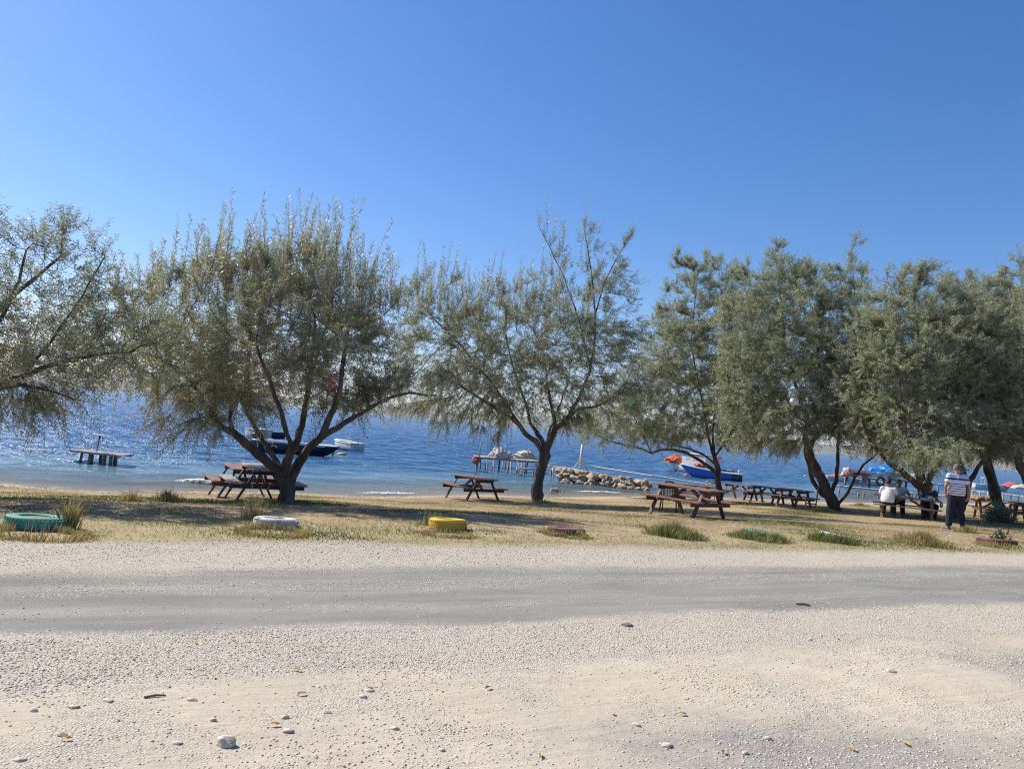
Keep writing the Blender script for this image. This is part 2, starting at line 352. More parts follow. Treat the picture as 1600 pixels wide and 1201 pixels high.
# ------------------------------------------------------------------ ground
def ground_mat():
    t = NT('ground'); P = t.co(); V = t.dot(P, (-SU, CU, 0)); U = t.dot(P, (CU, SU, 0))
    uvv = t.n('ShaderNodeCombineXYZ'); t.L(U, uvv.inputs[0]); t.L(V, uvv.inputs[1]); Q = uvv.outputs[0]
    Qs = t.mapv(Q, (0.22, 1, 1))                               # streaks along the road
    big = t.noise(P, 0.45, 5, 0.6); mid = t.noise(P, 2.2, 5, 0.6); fine = t.noise(P, 14, 6, 0.7); vfine = t.noise(P, 85, 4, 0.7)
    streak = t.noise(Qs, 2.4, 6, 0.65)
    # wobble of the zone borders
    Vw = t.mth('ADD', V, t.mth('MULTIPLY', t.mth('SUBTRACT', t.noise(Q, 0.5, 6, 0.65), 0.5), 0.75))
    Vw = t.mth('ADD', Vw, t.mth('MULTIPLY', t.mth('SUBTRACT', fine, 0.5), 0.16))
    Vw = t.mth('ADD', Vw, t.mth('MULTIPLY', t.rng(U, -2.0, 4.0, 0.45, 0.0), t.rng(Vw, 6.3, 7.2)))
    S = 1/40.0
    def zone(stops): return t.ramp(t.mth('MULTIPLY', Vw, S), [(p*S, q) for p, q in stops])
    # packed pale dirt
    dirt = t.mix(t.rng(big, 0.35, 0.65), (0.44, 0.385, 0.305), (0.515, 0.455, 0.365))
    dirt = t.mix(t.rng(mid, 0.45, 0.75, 0, 0.5), dirt, (0.42, 0.35, 0.26))
    dirt = t.mix(t.rng(fine, 0.5, 0.75, 0, 0.45), dirt, (0.36, 0.31, 0.26))
    # gravel: every cell its own grey
    c1 = t.vor(P, 85, 'F1', 'Color'); d1 = t.vor(P, 85, 'F1', 'Distance'); s1 = t.n('ShaderNodeSeparateColor'); t.L(c1, s1.inputs[0])
    g1 = t.ramp(s1.outputs[0], [(0, (0.31, 0.27, 0.215)), (0.25, (0.49, 0.44, 0.35)), (0.6, (0.58, 0.525, 0.425)), (1, (0.69, 0.63, 0.53))])
    gravel = t.mix(t.rng(d1, 0.35, 0.75, 0, 0.75), g1, (0.27, 0.24, 0.21))
    grain = t.ramp(t.vor(P, 140, 'F1', 'Color'), [(0.2, (0.30, 0.27, 0.22)), (0.8, (0.56, 0.51, 0.43))])
    gravel = t.mix(0.3, gravel, grain)
    # worn grey asphalt
    asph = t.mix(t.rng(streak, 0.35, 0.65), (0.165, 0.163, 0.150), (0.235, 0.230, 0.210))
    asph = t.mix(t.rng(vfine, 0.52, 0.75, 0, 0.5), asph, (0.40, 0.39, 0.36))
    asph = t.mix(t.rng(t.noise(P, 190, 2), 0.62, 0.70, 0, 0.7), asph, (0.52, 0.49, 0.43))
    aM = zone([(0, 0), (5.78, 0), (5.98, 1), (8.15, 1), (8.6, 0)])
    gD = zone([(0, .16), (4.75, .16), (4.95, .9), (5.85, .95), (6.0, .16), (6.35, .15), (6.6, .32), (6.8, .10), (7.05, .12), (7.3, .33), (7.6, .35), (7.8, .15), (8.15, .35), (8.5, .9), (9.9, .9), (10.2, 0)])
    patch = t.rng(t.noise(P, 0.9, 5, 0.6, dist=0.6), 0.44, 0.66, -0.10, 0.55)
    gD = t.mth('ADD', gD, t.mth('MULTIPLY', patch, t.rng(V, 5.0, 5.6, 1.0, 0.15)))
    thr = t.mth('ADD', t.mth('MULTIPLY', s1.outputs[1], 0.55), t.mth('MULTIPLY', t.noise(Qs, 7, 5, 0.7), 0.45))
    gM = t.rng(t.mth('SUBTRACT', gD, thr), -0.05, 0.05)
    col = t.mix(aM, dirt, asph); col = t.mix(gM, col, gravel)
    rut = t.rng(t.noise(t.mapv(Q, (0.10, 1.5, 1)), 1.6, 5, 0.65), 0.48, 0.68, 0, 0.38)
    col = t.mix(rut, col, t.mix(gM, (0.37, 0.32, 0.26), (0.42, 0.38, 0.32)))
    # dark damp looking gravel, lower right of the yard
    dx = t.n('ShaderNodeVectorMath', operation='DISTANCE'); t.L(t.mapv(P, (0.55, 1.25, 1)), dx.inputs[0]); dx.inputs[1].default_value = (1.25, 5.25, 0)
    dx2 = t.n('ShaderNodeVectorMath', operation='DISTANCE'); t.L(P, dx2.inputs[0]); dx2.inputs[1].default_value = (4.75, 6.5, 0)
    dk = t.rng(t.mth('ADD', t.mth('MINIMUM', dx.outputs['Value'], t.mth('ADD', dx2.outputs['Value'], 0.15)), t.mth('MULTIPLY', t.mth('SUBTRACT', mid, 0.5), 1.6)), 0.45, 1.15, 0.85, 0.0)
    col = t.mix(dk, col, t.mix(s1.outputs[2], (0.17, 0.165, 0.155), (0.34, 0.32, 0.29)))
    # turf soil
    gr = t.rng(t.noise(P, 0.35, 5, 0.65), 0.47, 0.66)
    soil = t.mix(t.rng(mid, 0.35, 0.68), (0.345, 0.28, 0.17), (0.25, 0.20, 0.115))
    soil = t.mix(t.rng(fine, 0.42, 0.7, 0, 0.7), soil, (0.46, 0.38, 0.25))
    soil = t.mix(t.mth('MULTIPLY', gr, 0.5), soil, t.mix(fine, (0.12, 0.15, 0.035), (0.26, 0.26, 0.09)))
    soil = t.mix(t.mth('MULTIPLY', t.rng(V, 10.8, 12.2), t.rng(t.noise(P, 0.6, 5, 0.6), 0.38, 0.55)), soil, t.mix(fine, (0.21, 0.15, 0.095), (0.35, 0.265, 0.18)))  # bare earth under the trees; its dark brown also paints in their shade
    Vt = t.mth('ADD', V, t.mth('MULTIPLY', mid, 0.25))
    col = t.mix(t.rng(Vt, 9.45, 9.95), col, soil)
    # bare shore sand by the water
    sh = t.n('ShaderNodeAttribute', attribute_name='shore').outputs['Fac']
    sand = t.mix(t.rng(fine, 0.4, 0.7), (0.47, 0.36, 0.25), (0.36, 0.28, 0.20))
    col = t.mix(t.rng(t.mth('ADD', sh, t.mth('MULTIPLY', mid, 1.4)), -1.6, 0.4), col, sand)
    col = t.mix(t.rng(sh, -0.35, 0.0, 0, 0.55), col, (0.14, 0.11, 0.075))
    h = t.mth('ADD', t.mth('MULTIPLY', t.mth('MULTIPLY', t.mth('SUBTRACT', 1.0, d1), gM), 1.0), t.mth('MULTIPLY', fine, 0.5))
    h = t.mth('ADD', h, t.mth('MULTIPLY', vfine, 0.35))
    tread = t.noise(t.mapv(Q, (0.35, 1.4, 1)), 3.2, 5, 0.65, dist=0.5)
    h = t.mth('ADD', h, t.mth('MULTIPLY', t.mth('ADD', tread, t.mth('MULTIPLY', mid, 1.2)), 2.6))
    bs = t.mix(t.mth('MULTIPLY', aM, t.mth('SUBTRACT', 1.0, gM)), (0.85, 0.85, 0.85), (0.25, 0.25, 0.25))
    return t.fin(t.prin(col, 0.95, t.bump(h, bs, 0.010), Specular_IOR_Level=0.2))
def grid_axis(n, k, first): i = np.arange(-n, n+1); return first/k*np.sinh(k*i)
gx = grid_axis(215, 0.0425, 0.10)+1.5; gy = grid_axis(215, 0.0425, 0.10)+8.0
GX, GY = np.meshgrid(gx, gy); GZ = ground_z(GX, GY)
_n, _m = GX.shape; idx = np.arange(_n*_m).reshape(_n, _m)
GF = np.stack([idx[:-1, :-1], idx[:-1, 1:], idx[1:, 1:], idx[1:, :-1]], -1).reshape(-1, 4)
_uu, _vv = uv(GX, GY)
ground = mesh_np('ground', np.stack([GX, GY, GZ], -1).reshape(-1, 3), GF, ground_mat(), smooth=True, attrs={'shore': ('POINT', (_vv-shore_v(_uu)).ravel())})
tag(ground, 'pale dirt yard, worn asphalt road, gravel shoulders and dry turf down to the shore', 'ground', kind='structure')

# ------------------------------------------------------------------ water
def water_mat():
    t = NT('sea_water'); P = t.co()
    sh = t.n('ShaderNodeAttribute', attribute_name='shore').outputs['Fac']
    shn = t.mth('ADD', sh, t.mth('MULTIPLY', t.mth('SUBTRACT', t.noise(t.mapv(P, (0.3, 1, 1), (0, 0, -0.45)), 0.5, 4), 0.5), 5.0))
    col = t.ramp(t.rng(shn, 0, 40), [(0.0, (0.25, 0.23, 0.16)), (0.06, (0.16, 0.19, 0.15)), (0.16, (0.08, 0.15, 0.20)), (0.40, (0.018, 0.085, 0.19)), (1.0, (0.005, 0.052, 0.165))])
    # turquoise and dark drifts further out
    col = t.mix(t.rng(t.noise(t.mapv(P, (0.05, 0.35, 1)), 0.25, 4), 0.45, 0.68, 0, 0.6), col, (0.012, 0.085, 0.15))
    W = t.mapv(P, (0.55, 1.0, 1), (0, 0, 0.15))
    w1 = t.noise(W, 0.55, 5, 0.62, dist=0.8); w2 = t.noise(W, 2.3, 5, 0.62, dist=0.5); w3 = t.noise(W, 8, 3, 0.6)
    calm = t.rng(sh, 0.0, 14.0, 0.22, 1.0)
    h = t.mth('ADD', t.mth('MULTIPLY', w1, 1.3), t.mth('ADD', t.mth('MULTIPLY', w2, 0.42), t.mth('MULTIPLY', w3, 0.10)))
    nn = t.bump(t.mth('MULTIPLY', h, calm), 1.0, 0.40)
    foam = t.mth('MULTIPLY', t.rng(sh, 0.05, 0.5, 1.0, 0.0), t.rng(t.noise(P, 5, 6, 0.75), 0.50, 0.60))
    # small whitecaps far out
    cap = t.mth('MULTIPLY', t.rng(t.noise(t.mapv(P, (0.35, 1, 1)), 0.45, 6, 0.8), 0.705, 0.73), t.rng(sh, 60, 150))
    fm = t.mth('MAXIMUM', foam, cap)
    col = t.mix(fm, col, (0.75, 0.78, 0.80))
    p = t.prin(col, t.mth('ADD', 0.20, t.mth('MULTIPLY', fm, 0.6)), nn, IOR=1.333)
    # the last centimetres of depth are clear enough to show the sand
    tr = t.n('ShaderNodeBsdfTransparent'); mx = t.n('ShaderNodeMixShader'); t.L(t.rng(shn, -0.5, 7.0, 0.6, 0.0), mx.inputs[0]); t.L(p, mx.inputs[1]); t.L(tr.outputs[0], mx.inputs[2])
    return t.fin(mx.outputs[0])
rows = [13.0]
while rows[-1] < 9800: rows.append(rows[-1]*1.0065+0.01)
rows = np.array(rows); cols = np.linspace(-1, 1, 420)
WX = rows[:, None]*cols[None, :]*1.15 + np.where(rows[:, None] < 60, 0, 0); WY = np.repeat(rows[:, None], len(cols), 1)
WX = np.clip(WX, -9900, 9900)
_uu, _vv = uv(WX, WY); off = _vv-shore_v(_uu)
fade = np.clip(off/14, 0.12, 1)*np.clip(1.2-WY/500, 0, 1)
ph = _vv*1.0
WZ = SEA + fade*(0.035*np.sin(1.9*_vv+0.35*_uu+1.5*np.sin(0.21*_uu)) + 0.028*np.sin(3.3*_vv-0.9*_uu+np.sin(0.5*_uu+_vv*0.3)) + 0.02*np.sin(5.6*_vv+1.9*_uu+2*np.sin(0.7*_uu)) + 0.02*np.sin(0.75*_vv+0.12*_uu))
# one small breaking roller near the beach
roll = np.exp(-((off-2.1-0.5*np.sin(_uu*0.25))/0.35)**2)*0.07*(0.5+0.5*np.sin(_uu*0.45+1.0))+np.exp(-((off-5.0-0.7*np.sin(_uu*0.17))/0.6)**2)*0.06
WZ = WZ+roll
_n, _m = WX.shape; idx = np.arange(_n*_m).reshape(_n, _m)
WF = np.stack([idx[:-1, :-1], idx[:-1, 1:], idx[1:, 1:], idx[1:, :-1]], -1).reshape(-1, 4)
sea_o = mesh_np('sea', np.stack([WX, WY, WZ], -1).reshape(-1, 3), WF, water_mat(), smooth=True, attrs={'shore': ('POINT', off.ravel())})
tag(sea_o, 'rippled deep blue sea, paler over the sandy shallows', 'sea', kind='structure')

# ------------------------------------------------------------------ far hills
def hills():
    N = 260; R = 24; V = []; 
    th = np.linspace(math.radians(-62), math.radians(62), N)
    for j in range(R):
        q = j/(R-1)
        for i, a in enumerate(th):
            r = 8000+1500*q
            prof = 0.50+0.30*mnoise.noise(Vector((a*3.1, 0.3, 0)))+0.32*mnoise.noise(Vector((a*7.5, 2.3, 0)))+0.14*mnoise.noise(Vector((a*24, 5, q*2)))+0.07*mnoise.noise(Vector((a*70, 9, q*6)))
            h = 260*max(prof, 0.12)*math.sin(q*math.pi/2)**0.9
            V.append((r*math.sin(a), r*math.cos(a), SEA-0.5+h))
    F_ = [(j*N+i, j*N+i+1, (j+1)*N+i+1, (j+1)*N+i) for j in range(R-1) for i in range(N-1)]
    t = NT('hill_land'); n = t.noise(t.co(), 0.006, 6, 0.65)
    col = t.ramp(n, [(0.35, (0.06, 0.085, 0.04)), (0.52, (0.17, 0.15, 0.09)), (0.64, (0.30, 0.24, 0.16)), (0.75, (0.42, 0.36, 0.28))])
    o = mesh_np('hills', V, F_, t.fin(t.prin(col, 0.95)), smooth=True)
    tag(o, 'low hazy hills on the far shore of the bay', 'hills', kind='structure')
hills()
HAZE = 3.8e-5
if HAZE:
    b = MB(); b.box((0, 0, 245), (23000, 23000, 500)); 
    t = NT('haze'); v = t.n('ShaderNodeVolumePrincipled'); v.inputs['Color'].default_value = (0.62, 0.78, 1.0, 1); v.inputs['Density'].default_value = HAZE; v.inputs['Anisotropy'].default_value = 0.2
    t.L(v.outputs[0], t.out.inputs['Volume'])
    hz = b.build('haze', t.m); tag(hz, 'thin sea haze over the bay', 'haze', kind='stuff')

# ------------------------------------------------------------------ trees
def grow(seeds, A, step=0.17, di=1.6, dk=0.30, iters=150, r=None, up=0.05):
    """seeds: list of (points, radii, parent_seed, parent_pt). Space colonisation from the hand laid limbs."""
    pos = []; par = []; minr = []; seedflag = []; last = {}
    for si, (pts, rad) in enumerate(seeds):
        pts = [np.array(p, float) for p in pts]
        if si == 0: prev = -1
        else:
            d = [np.linalg.norm(q-pts[0]) for q in pos]; prev = int(np.argmin(d))
        for i in range(len(pts)):
            if i == 0:
                if si == 0: pos.append(pts[0]); par.append(-1); minr.append(rad[0]); seedflag.append(1); prev = 0
                continue
            a, b = (pts[i-1] if (i > 1 or si == 0) else pos[prev]), pts[i]
            L = np.linalg.norm(b-a); k = max(1, int(round(L/step)))
            for j in range(1, k+1):
                f = j/k; q = a+(b-a)*f
                wob = 0.032*np.array([mnoise.noise(Vector(q*2.3)), mnoise.noise(Vector(q*2.3+7)), 0.3*mnoise.noise(Vector(q*2.3+13))])
                pos.append(q+wob*(0 if len(pos) < 2 else 1)); par.append(prev); minr.append(rad[i-1]+(rad[i]-rad[i-1])*f); seedflag.append(1); prev = len(pos)-1
    A = np.array(A); near = np.full(len(A), -1); nd = np.full(len(A), 1e9)
    PA = np.array(pos); start = 0; alive = np.ones(len(A), bool)
    def upd(newP, off):
        nonlocal near, nd
        d = np.sqrt(((A[:, None, :]-newP[None])**2).sum(-1)); m = d.argmin(1); dm = d[np.arange(len(A)), m]
        b = dm < nd; nd[b] = dm[b]; near[b] = m[b]+off
    upd(PA, 0); alive &= nd > dk
    fro = {}
    for it in range(iters):
        act = alive & (nd < di)
        if not act.any():
            if not alive.any(): break
            di *= 1.5
            if di > 12: break
            continue
        ids = near[act]; dirs = A[act]-PA[ids]; dirs /= np.linalg.norm(dirs, axis=1)[:, None]
        un, inv = np.unique(ids, return_inverse=True); S = np.zeros((len(un), 3)); np.add.at(S, inv, dirs)
        S += r.normal(0, 0.12, S.shape)*np.maximum(1, np.linalg.norm(S, axis=1))[:, None]; S[:, 2] += up
        S /= np.linalg.norm(S, axis=1)[:, None]+1e-9
        newP = PA[un]+S*step; ok = np.ones(len(un), bool)
        for q, u_ in enumerate(un):
            c = fro.get(u_, 0)
            if c >= 3: ok[q] = False
            fro[u_] = c+1
        # drop targets whose nearest node is exhausted
        dead = np.isin(near, un[~ok]); alive &= ~dead
        if not ok.any(): continue
        newP = newP[ok]; off = len(PA)
        PA = np.vstack([PA, newP]); par += list(un[ok]); minr += [0]*len(newP); seedflag += [0]*len(newP)
        upd(newP, off); alive &= nd > dk
    return PA, np.array(par), np.array(minr), np.array(seedflag)

def leaves_mesh(name, base, dirv, length, width, tint, m, parent, r):
    n = len(base); rnd = r.normal(size=(n, 3)); side = np.cross(dirv, rnd); side /= np.linalg.norm(side, axis=1)[:, None]+1e-9
    nrm = np.cross(side, dirv); L = length[:, None]; W = width[:, None]
    p0 = base; p1 = base+dirv*L*0.45+side*W*0.5-nrm*L*0.04; p3 = base+dirv*L*0.45-side*W*0.5-nrm*L*0.04; p2 = base+dirv*L-nrm*L*0.10
    V = np.stack([p0, p1, p2, p3], 1).reshape(-1, 3); Fc = np.arange(n*4).reshape(n, 4)
    return mesh_np(name, V, Fc, m, parent, attrs={'tint': ('FACE', tint)})

def twigs_mesh(name, P, D, Cv, L, rad, m, parent, ns=3):
    """thin three sided stems, all at once"""
    n = len(P); t = np.linspace(0, 1, ns+1); pts = P[:, None]+D[:, None]*(L[:, None]*t)[..., None]+Cv[:, None]*((L[:, None]*t)**2)[..., None]
    a = np.cross(D, [0.31, 0.2, 0.93]); a /= np.linalg.norm(a, axis=1)[:, None]+1e-9; b = np.cross(D, a)
    q = np.array([0, 2.094, 4.189]); off = a[:, None]*np.cos(q)[None, :, None]+b[:, None]*np.sin(q)[None, :, None]
    rr = rad[:, None]*(1-0.75*t)[None]
    V = pts[:, :, None]+off[:, None]*rr[..., None, None]; V = V.reshape(-1, 3)
    i0 = (np.arange(n)*(ns+1)*3)[:, None, None]+(np.arange(ns)*3)[None, :, None]+np.arange(3)[None, None]
    i1 = (np.arange(n)*(ns+1)*3)[:, None, None]+(np.arange(ns)*3)[None, :, None]+((np.arange(3)+1) % 3)[None, None]
    Fc = np.stack([i0, i1, i1+3, i0+3], -1).reshape(-1, 4)
    return V, Fc

def make_tree(label, base_px, limbs, blobs, nA=1400, leafm='leaf', leafL=0.075, leafW=0.016, twig_k=1.5, nleaf=14, droop=0.35, shoots=0, seed=1, dry=0.06,
              base=None, group='olive-leaved trees along the shore', thin=1.0, shoot_x=None, step=0.17, dk=0.30, dA=1.9, dK=4.3, wid=1.15):
    nA = int(nA*dA); twig_k *= dK; nleaf = int(nleaf*1.3)
    r = np.random.default_rng(seed); B = gp(*base_px) if base is None else np.array([base[0], base[1], gz(base[0], base[1])])
    Yb = B[1]; root = empty('olive_tree', B, 0, label, 'tree', group)
    seeds = []
    for li, l in enumerate(limbs):
        pts = []; rad = []
        for q in l:
            px, py = q[0], q[1]; dy = q[2] if len(q) > 2 else 0; rr = q[3] if len(q) > 3 else None
            pts.append(atY(px, py, Yb+dy)-B); rad.append(rr)
        # radii: given at first and last point, linear between
        r0 = rad[0] if rad[0] is not None else 0.05; r1 = rad[-1] if rad[-1] is not None else 0.02
        rad = [r0+(r1-r0)*i/(len(pts)-1) for i in range(len(pts))]
        if li == 0: pts[0] = np.array([0, 0, -0.15])
        seeds.append((pts, rad))
    # targets in the crown
    vol = np.array([b[2]*b[3]*b[5]*(b[6] if len(b) > 6 else 1) for b in blobs]); cnt = np.maximum(20, (nA*vol/vol.sum()).astype(int)); A = []; s = Yb/F_PX
    for b, c in zip(blobs, cnt):
        ctr = atY(b[0], b[1], Yb+b[4])-B; g = r.normal(size=(c, 3)); g /= np.linalg.norm(g, axis=1)[:, None]; g *= (r.random(c)**(1/2.6))[:, None]
        A.append(ctr+g*np.array([b[2]*s*wid, b[5]*wid, b[3]*s*wid]))
    A = np.vstack(A)
    PA, par, minr, sf = grow(seeds, A, step, 1.6, dk, 170, r)
    N = len(PA); rad = np.zeros(N); e = 2.25; acc = np.zeros(N)
    nch = np.bincount(par[par >= 0], minlength=N)
    tip = 0.0045
    for i in range(N-1, -1, -1):
        base_r = tip**e if nch[i] == 0 else acc[i]
        rad[i] = base_r**(1/e)
        rad[i] = max(rad[i], minr[i]*0.999) if sf[i] else min(rad[i], 0.07)
        if par[i] >= 0: acc[par[i]] += rad[i]**e*(0.0 if sf[i] and minr[i] > 0.02 else 1)+0.0
    # chains
    ch = [[] for _ in range(N)]
    for i in range(N):
        if par[i] >= 0: ch[par[i]].append(i)
    tb = MB(); bb = MB(); stack = [(0, -1)]; V3 = [Vector(p) for p in PA]
    while stack:
        i, p = stack.pop(); line = [p] if p >= 0 else []; line.append(i); cur = i
        while ch[cur]:
            c = sorted(ch[cur], key=lambda k: (-sf[k], -rad[k])); 
            same = [k for k in c if sf[k] == sf[cur]] or []
            if not same and sf[cur]: 
                for k in c: stack.append((k, cur))
                break
            nx = max(same or c, key=lambda k: rad[k]); 
            for k in c:
                if k != nx: stack.append((k, cur))
            line.append(nx); cur = nx
        if len(line) < 2: continue
        rl = [rad[k] for k in line]
        if p >= 0: rl[0] = min(rl[0], rl[1]*1.15)
        if p < 0: rl = [x*(1+0.45*math.exp(-j*1.3)) for j, x in enumerate(rl)]
        if sf[line[-1]] and not (sf[line[-1]] == 0): rl[-1] = rl[-1]
        big = sf[line[1]] and max(rl) > 0.018
        if big: tb.tube([V3[k] for k in line], rl, 12 if max(rl) > 0.05 else 7, True, 0.45)
        else: bb.tube([V3[k] for k in line], rl, 5 if max(rl) > 0.012 else 4, False)
    tb.build('trunk', MT['bark'], root, True)
    bb.build('branches', MT['bark'], root, True)
    # twigs
    zt = PA[:, 2]; zlo, zhi = np.percentile(A[:, 2], 4), np.percentile(A[:, 2], 97)
    cand = np.where((rad < 0.016) & ((sf == 0) | (rad < 0.013)) & (par >= 0))[0]; k = int(len(cand)*twig_k*thin); cw = np.array([math.exp(2.6*mnoise.noise(Vector(PA[c_]*1.15+seed*3))) for c_ in cand]); pick = r.choice(cand, k, p=cw/cw.sum())
    ax = PA[pick]-PA[par[pick]]; ax /= np.linalg.norm(ax, axis=1)[:, None]+1e-9
    cen = np.array([A[:, 0].mean(), A[:, 1].mean(), zlo]); out = PA[pick]-cen; out /= np.linalg.norm(out, axis=1)[:, None]+1e-9
    hz = np.clip((PA[pick, 2]-zlo)/(zhi-zlo), 0, 1)
    D = ax*0.6+out*0.35+r.normal(0, 0.55, (k, 3)); D[:, 2] += -droop*(1-hz)*1.2+0.75*hz; D /= np.linalg.norm(D, axis=1)[:, None]
    L = r.uniform(0.18, 0.50, k)*(1+0.3*(1-hz)); Cv = np.zeros((k, 3)); Cv[:, 2] = -(0.9*droop+0.2)*(1-hz*1.1)*r.uniform(0.3, 1.6, k); Cv[:, 0] = -0.10*hz
    P = PA[pick]+r.normal(0, 0.03, (k, 3))
    isshoot = np.zeros(k, bool)
    if shoots:
        xs = A[:, 0]; top = np.where((PA[:, 2] > zlo+(zhi-zlo)*0.62) & (rad < 0.012) & (sf == 0))[0]
        if shoot_x is not None: top = top[(PA[top, 0] > shoot_x[0]) & (PA[top, 0] < shoot_x[1])]
        s_ = r.choice(top, shoots); d2 = r.normal(0, 0.10, (shoots, 3)); d2[:, 2] = 1; d2 /= np.linalg.norm(d2, axis=1)[:, None]
        P = np.vstack([P, PA[s_]]); D = np.vstack([D, d2]); L = np.append(L, r.uniform(0.55, 1.45, shoots)); cv = np.zeros((shoots, 3)); cv[:, :2] = r.normal(0, 0.06, (shoots, 2)); Cv = np.vstack([Cv, cv])
        isshoot = np.append(isshoot, np.ones(shoots, bool)); pick = np.append(pick, s_)
    n = len(P)
    TV, TF = twigs_mesh('twigs', P, D, Cv, L, np.where(isshoot, 0.006, 0.0038), None, None)
    mesh_np('twigs', TV, TF, MT['bark'], root)
    # leaves
    per = np.where(isshoot, 46, nleaf)*np.clip(L/0.35, 0.6, 1.3)**np.where(isshoot, 0, 1); per = per.astype(int)
    own = np.repeat(np.arange(n), per); j = np.concatenate([np.arange(c) for c in per]); tt = (j+0.7)/per[own]*1.0; tt = np.where(isshoot[own], 0.12+0.88*tt, 0.10+0.92*tt)
    T = D[own]+2*Cv[own]*(L[own]*tt)[:, None]; T /= np.linalg.norm(T, axis=1)[:, None]
    Pb = P[own]+D[own]*(L[own]*tt)[:, None]+Cv[own]*((L[own]*tt)**2)[:, None]
    a = np.cross(T, [0.3, 0.21, 0.93]); a /= np.linalg.norm(a, axis=1)[:, None]+1e-9; b = np.cross(T, a); ang = j*2.4+r.random(len(own))*0.8
    rd = a*np.cos(ang)[:, None]+b*np.sin(ang)[:, None]
    spread = np.where(isshoot[own], 0.75, 0.95)[:, None]
    Dl = T*(1-0.35*spread)+rd*spread; Dl[:, 2] -= np.where(isshoot[own], 0.0, droop*0.9); Dl += r.normal(0, 0.16, Dl.shape); Dl /= np.linalg.norm(Dl, axis=1)[:, None]
    Ll = leafL*r.uniform(0.6, 1.25, len(own))*np.where(isshoot[own], 1.15, 1); Wl = leafW*r.uniform(0.75, 1.25, len(own))*np.where(isshoot[own], 1.3, 1)
    tw = r.random(n)*0.62
    # patches of dry, orange-brown foliage
    dn = np.array([mnoise.noise(Vector(p*0.9+seed)) for p in P]); isdry = (r.random(n) < dry*(1+4*np.clip(dn, 0, 1)**1.0*2)) & ~isshoot
    tw = np.where(isdry, r.uniform(0.82, 1.0, n), tw); tw = np.where(isshoot, r.uniform(0.66, 0.80, n), tw)
    tint = np.clip(tw[own]+r.normal(0, 0.08, len(own)), 0, 1)
    tint = np.where(r.random(len(own)) < dry*0.3, 0.93, tint)
    leaves_mesh('foliage', Pb, Dl, Ll, Wl, tint, MT[leafm], root, r)
    return root, N, len(own)

TREES = []
def T(*a, **k):
    t = make_tree(*a, **k); TREES.append(t[0]); print('tree', t[1], t[2])
T('wide grey-green tree whose trunk forks low into three dark limbs beside the double picnic table', (450, 786),
  [[(450, 786, 0, .165), (449, 765), (447, 748, 0, .15)],
   [(448, 757, 0, .11), (435, 735), (412, 716, -.2), (385, 694, -.3), (365, 676, -.4), (348, 668, -.5), (336, 654, -.6), (325, 638, -.7), (308, 612, -.8), (285, 585, -.9, .035)],
   [(365, 676, -.4, .045), (358, 655, -.3), (361, 632, -.3), (352, 600, 0), (355, 560, .2, .022)],
   [(448, 752, 0, .105), (446, 728, .1), (453, 708, .2), (465, 688, .4), (472, 664, .5), (477, 632, .6), (484, 590, .7), (490, 545, .7), (492, 490, .7, .03)],
   [(449, 760, 0, .115), (460, 735), (473, 714, -.1), (484, 698, -.2), (500, 687, -.2), (510, 662, -.3), (522, 638, -.4), (532, 605, -.5), (536, 560, -.5), (545, 510, -.4, .03)],
   [(492, 692, -.2, .07), (512, 676, .1), (530, 666, .2), (556, 650, .4), (584, 634, .5), (612, 620, .6), (640, 613, .7), (668, 618, .8, .02)],
   [(447, 745, 0, .07), (425, 710, .8), (400, 670, 1.4), (370, 610, 1.9), (330, 560, 2.2, .025)],
   [(450, 745, 0, .06), (455, 700, -.7), (440, 645, -1.3), (420, 590, -1.6), (400, 540, -1.8, .022)],
   [(285, 585, -.9, .035), (255, 560, -.8), (215, 548, -.6), (175, 548, -.4, .015)],
   [(484, 590, .7, .035), (500, 540, 1.2), (520, 480, 1.3), (525, 420, 1.4, .015)]],
  [(390, 520, 165, 95, 0, 2.0), (310, 560, 110, 85, -.3, 1.7, .9), (500, 510, 95, 110, 0, 1.7), (300, 640, 62, 48, -.8, 1.0, .8), (285, 480, 75, 55, 0, 1.3, .7), (400, 588, 130, 42, .2, 1.7, .7),
   (480, 430, 75, 50, .2, 1.1), (400, 440, 90, 45, 0, 1.2, .8), (545, 600, 60, 48, .4, 1.0, .7), (560, 540, 45, 90, .3, 1.0, .7), (270, 660, 30, 26, -.8, .6, .6), (340, 625, 40, 20, -.6, 1.0, .4), (450, 575, 80, 32, -.4, 1.3, .7), (225, 545, 60, 70, -.2, 1.3, 1.1), (235, 470, 40, 50, 0, 1.0, .8), (590, 500, 40, 70, .2, 1.0, .7), (450, 520, 120, 90, .8, 1.4, .6)],
  nA=1900, dK=3.0, shoots=300, seed=3, dry=0.13, droop=0.30, twig_k=1.35, nleaf=15, leafL=0.090, leafW=0.0185)
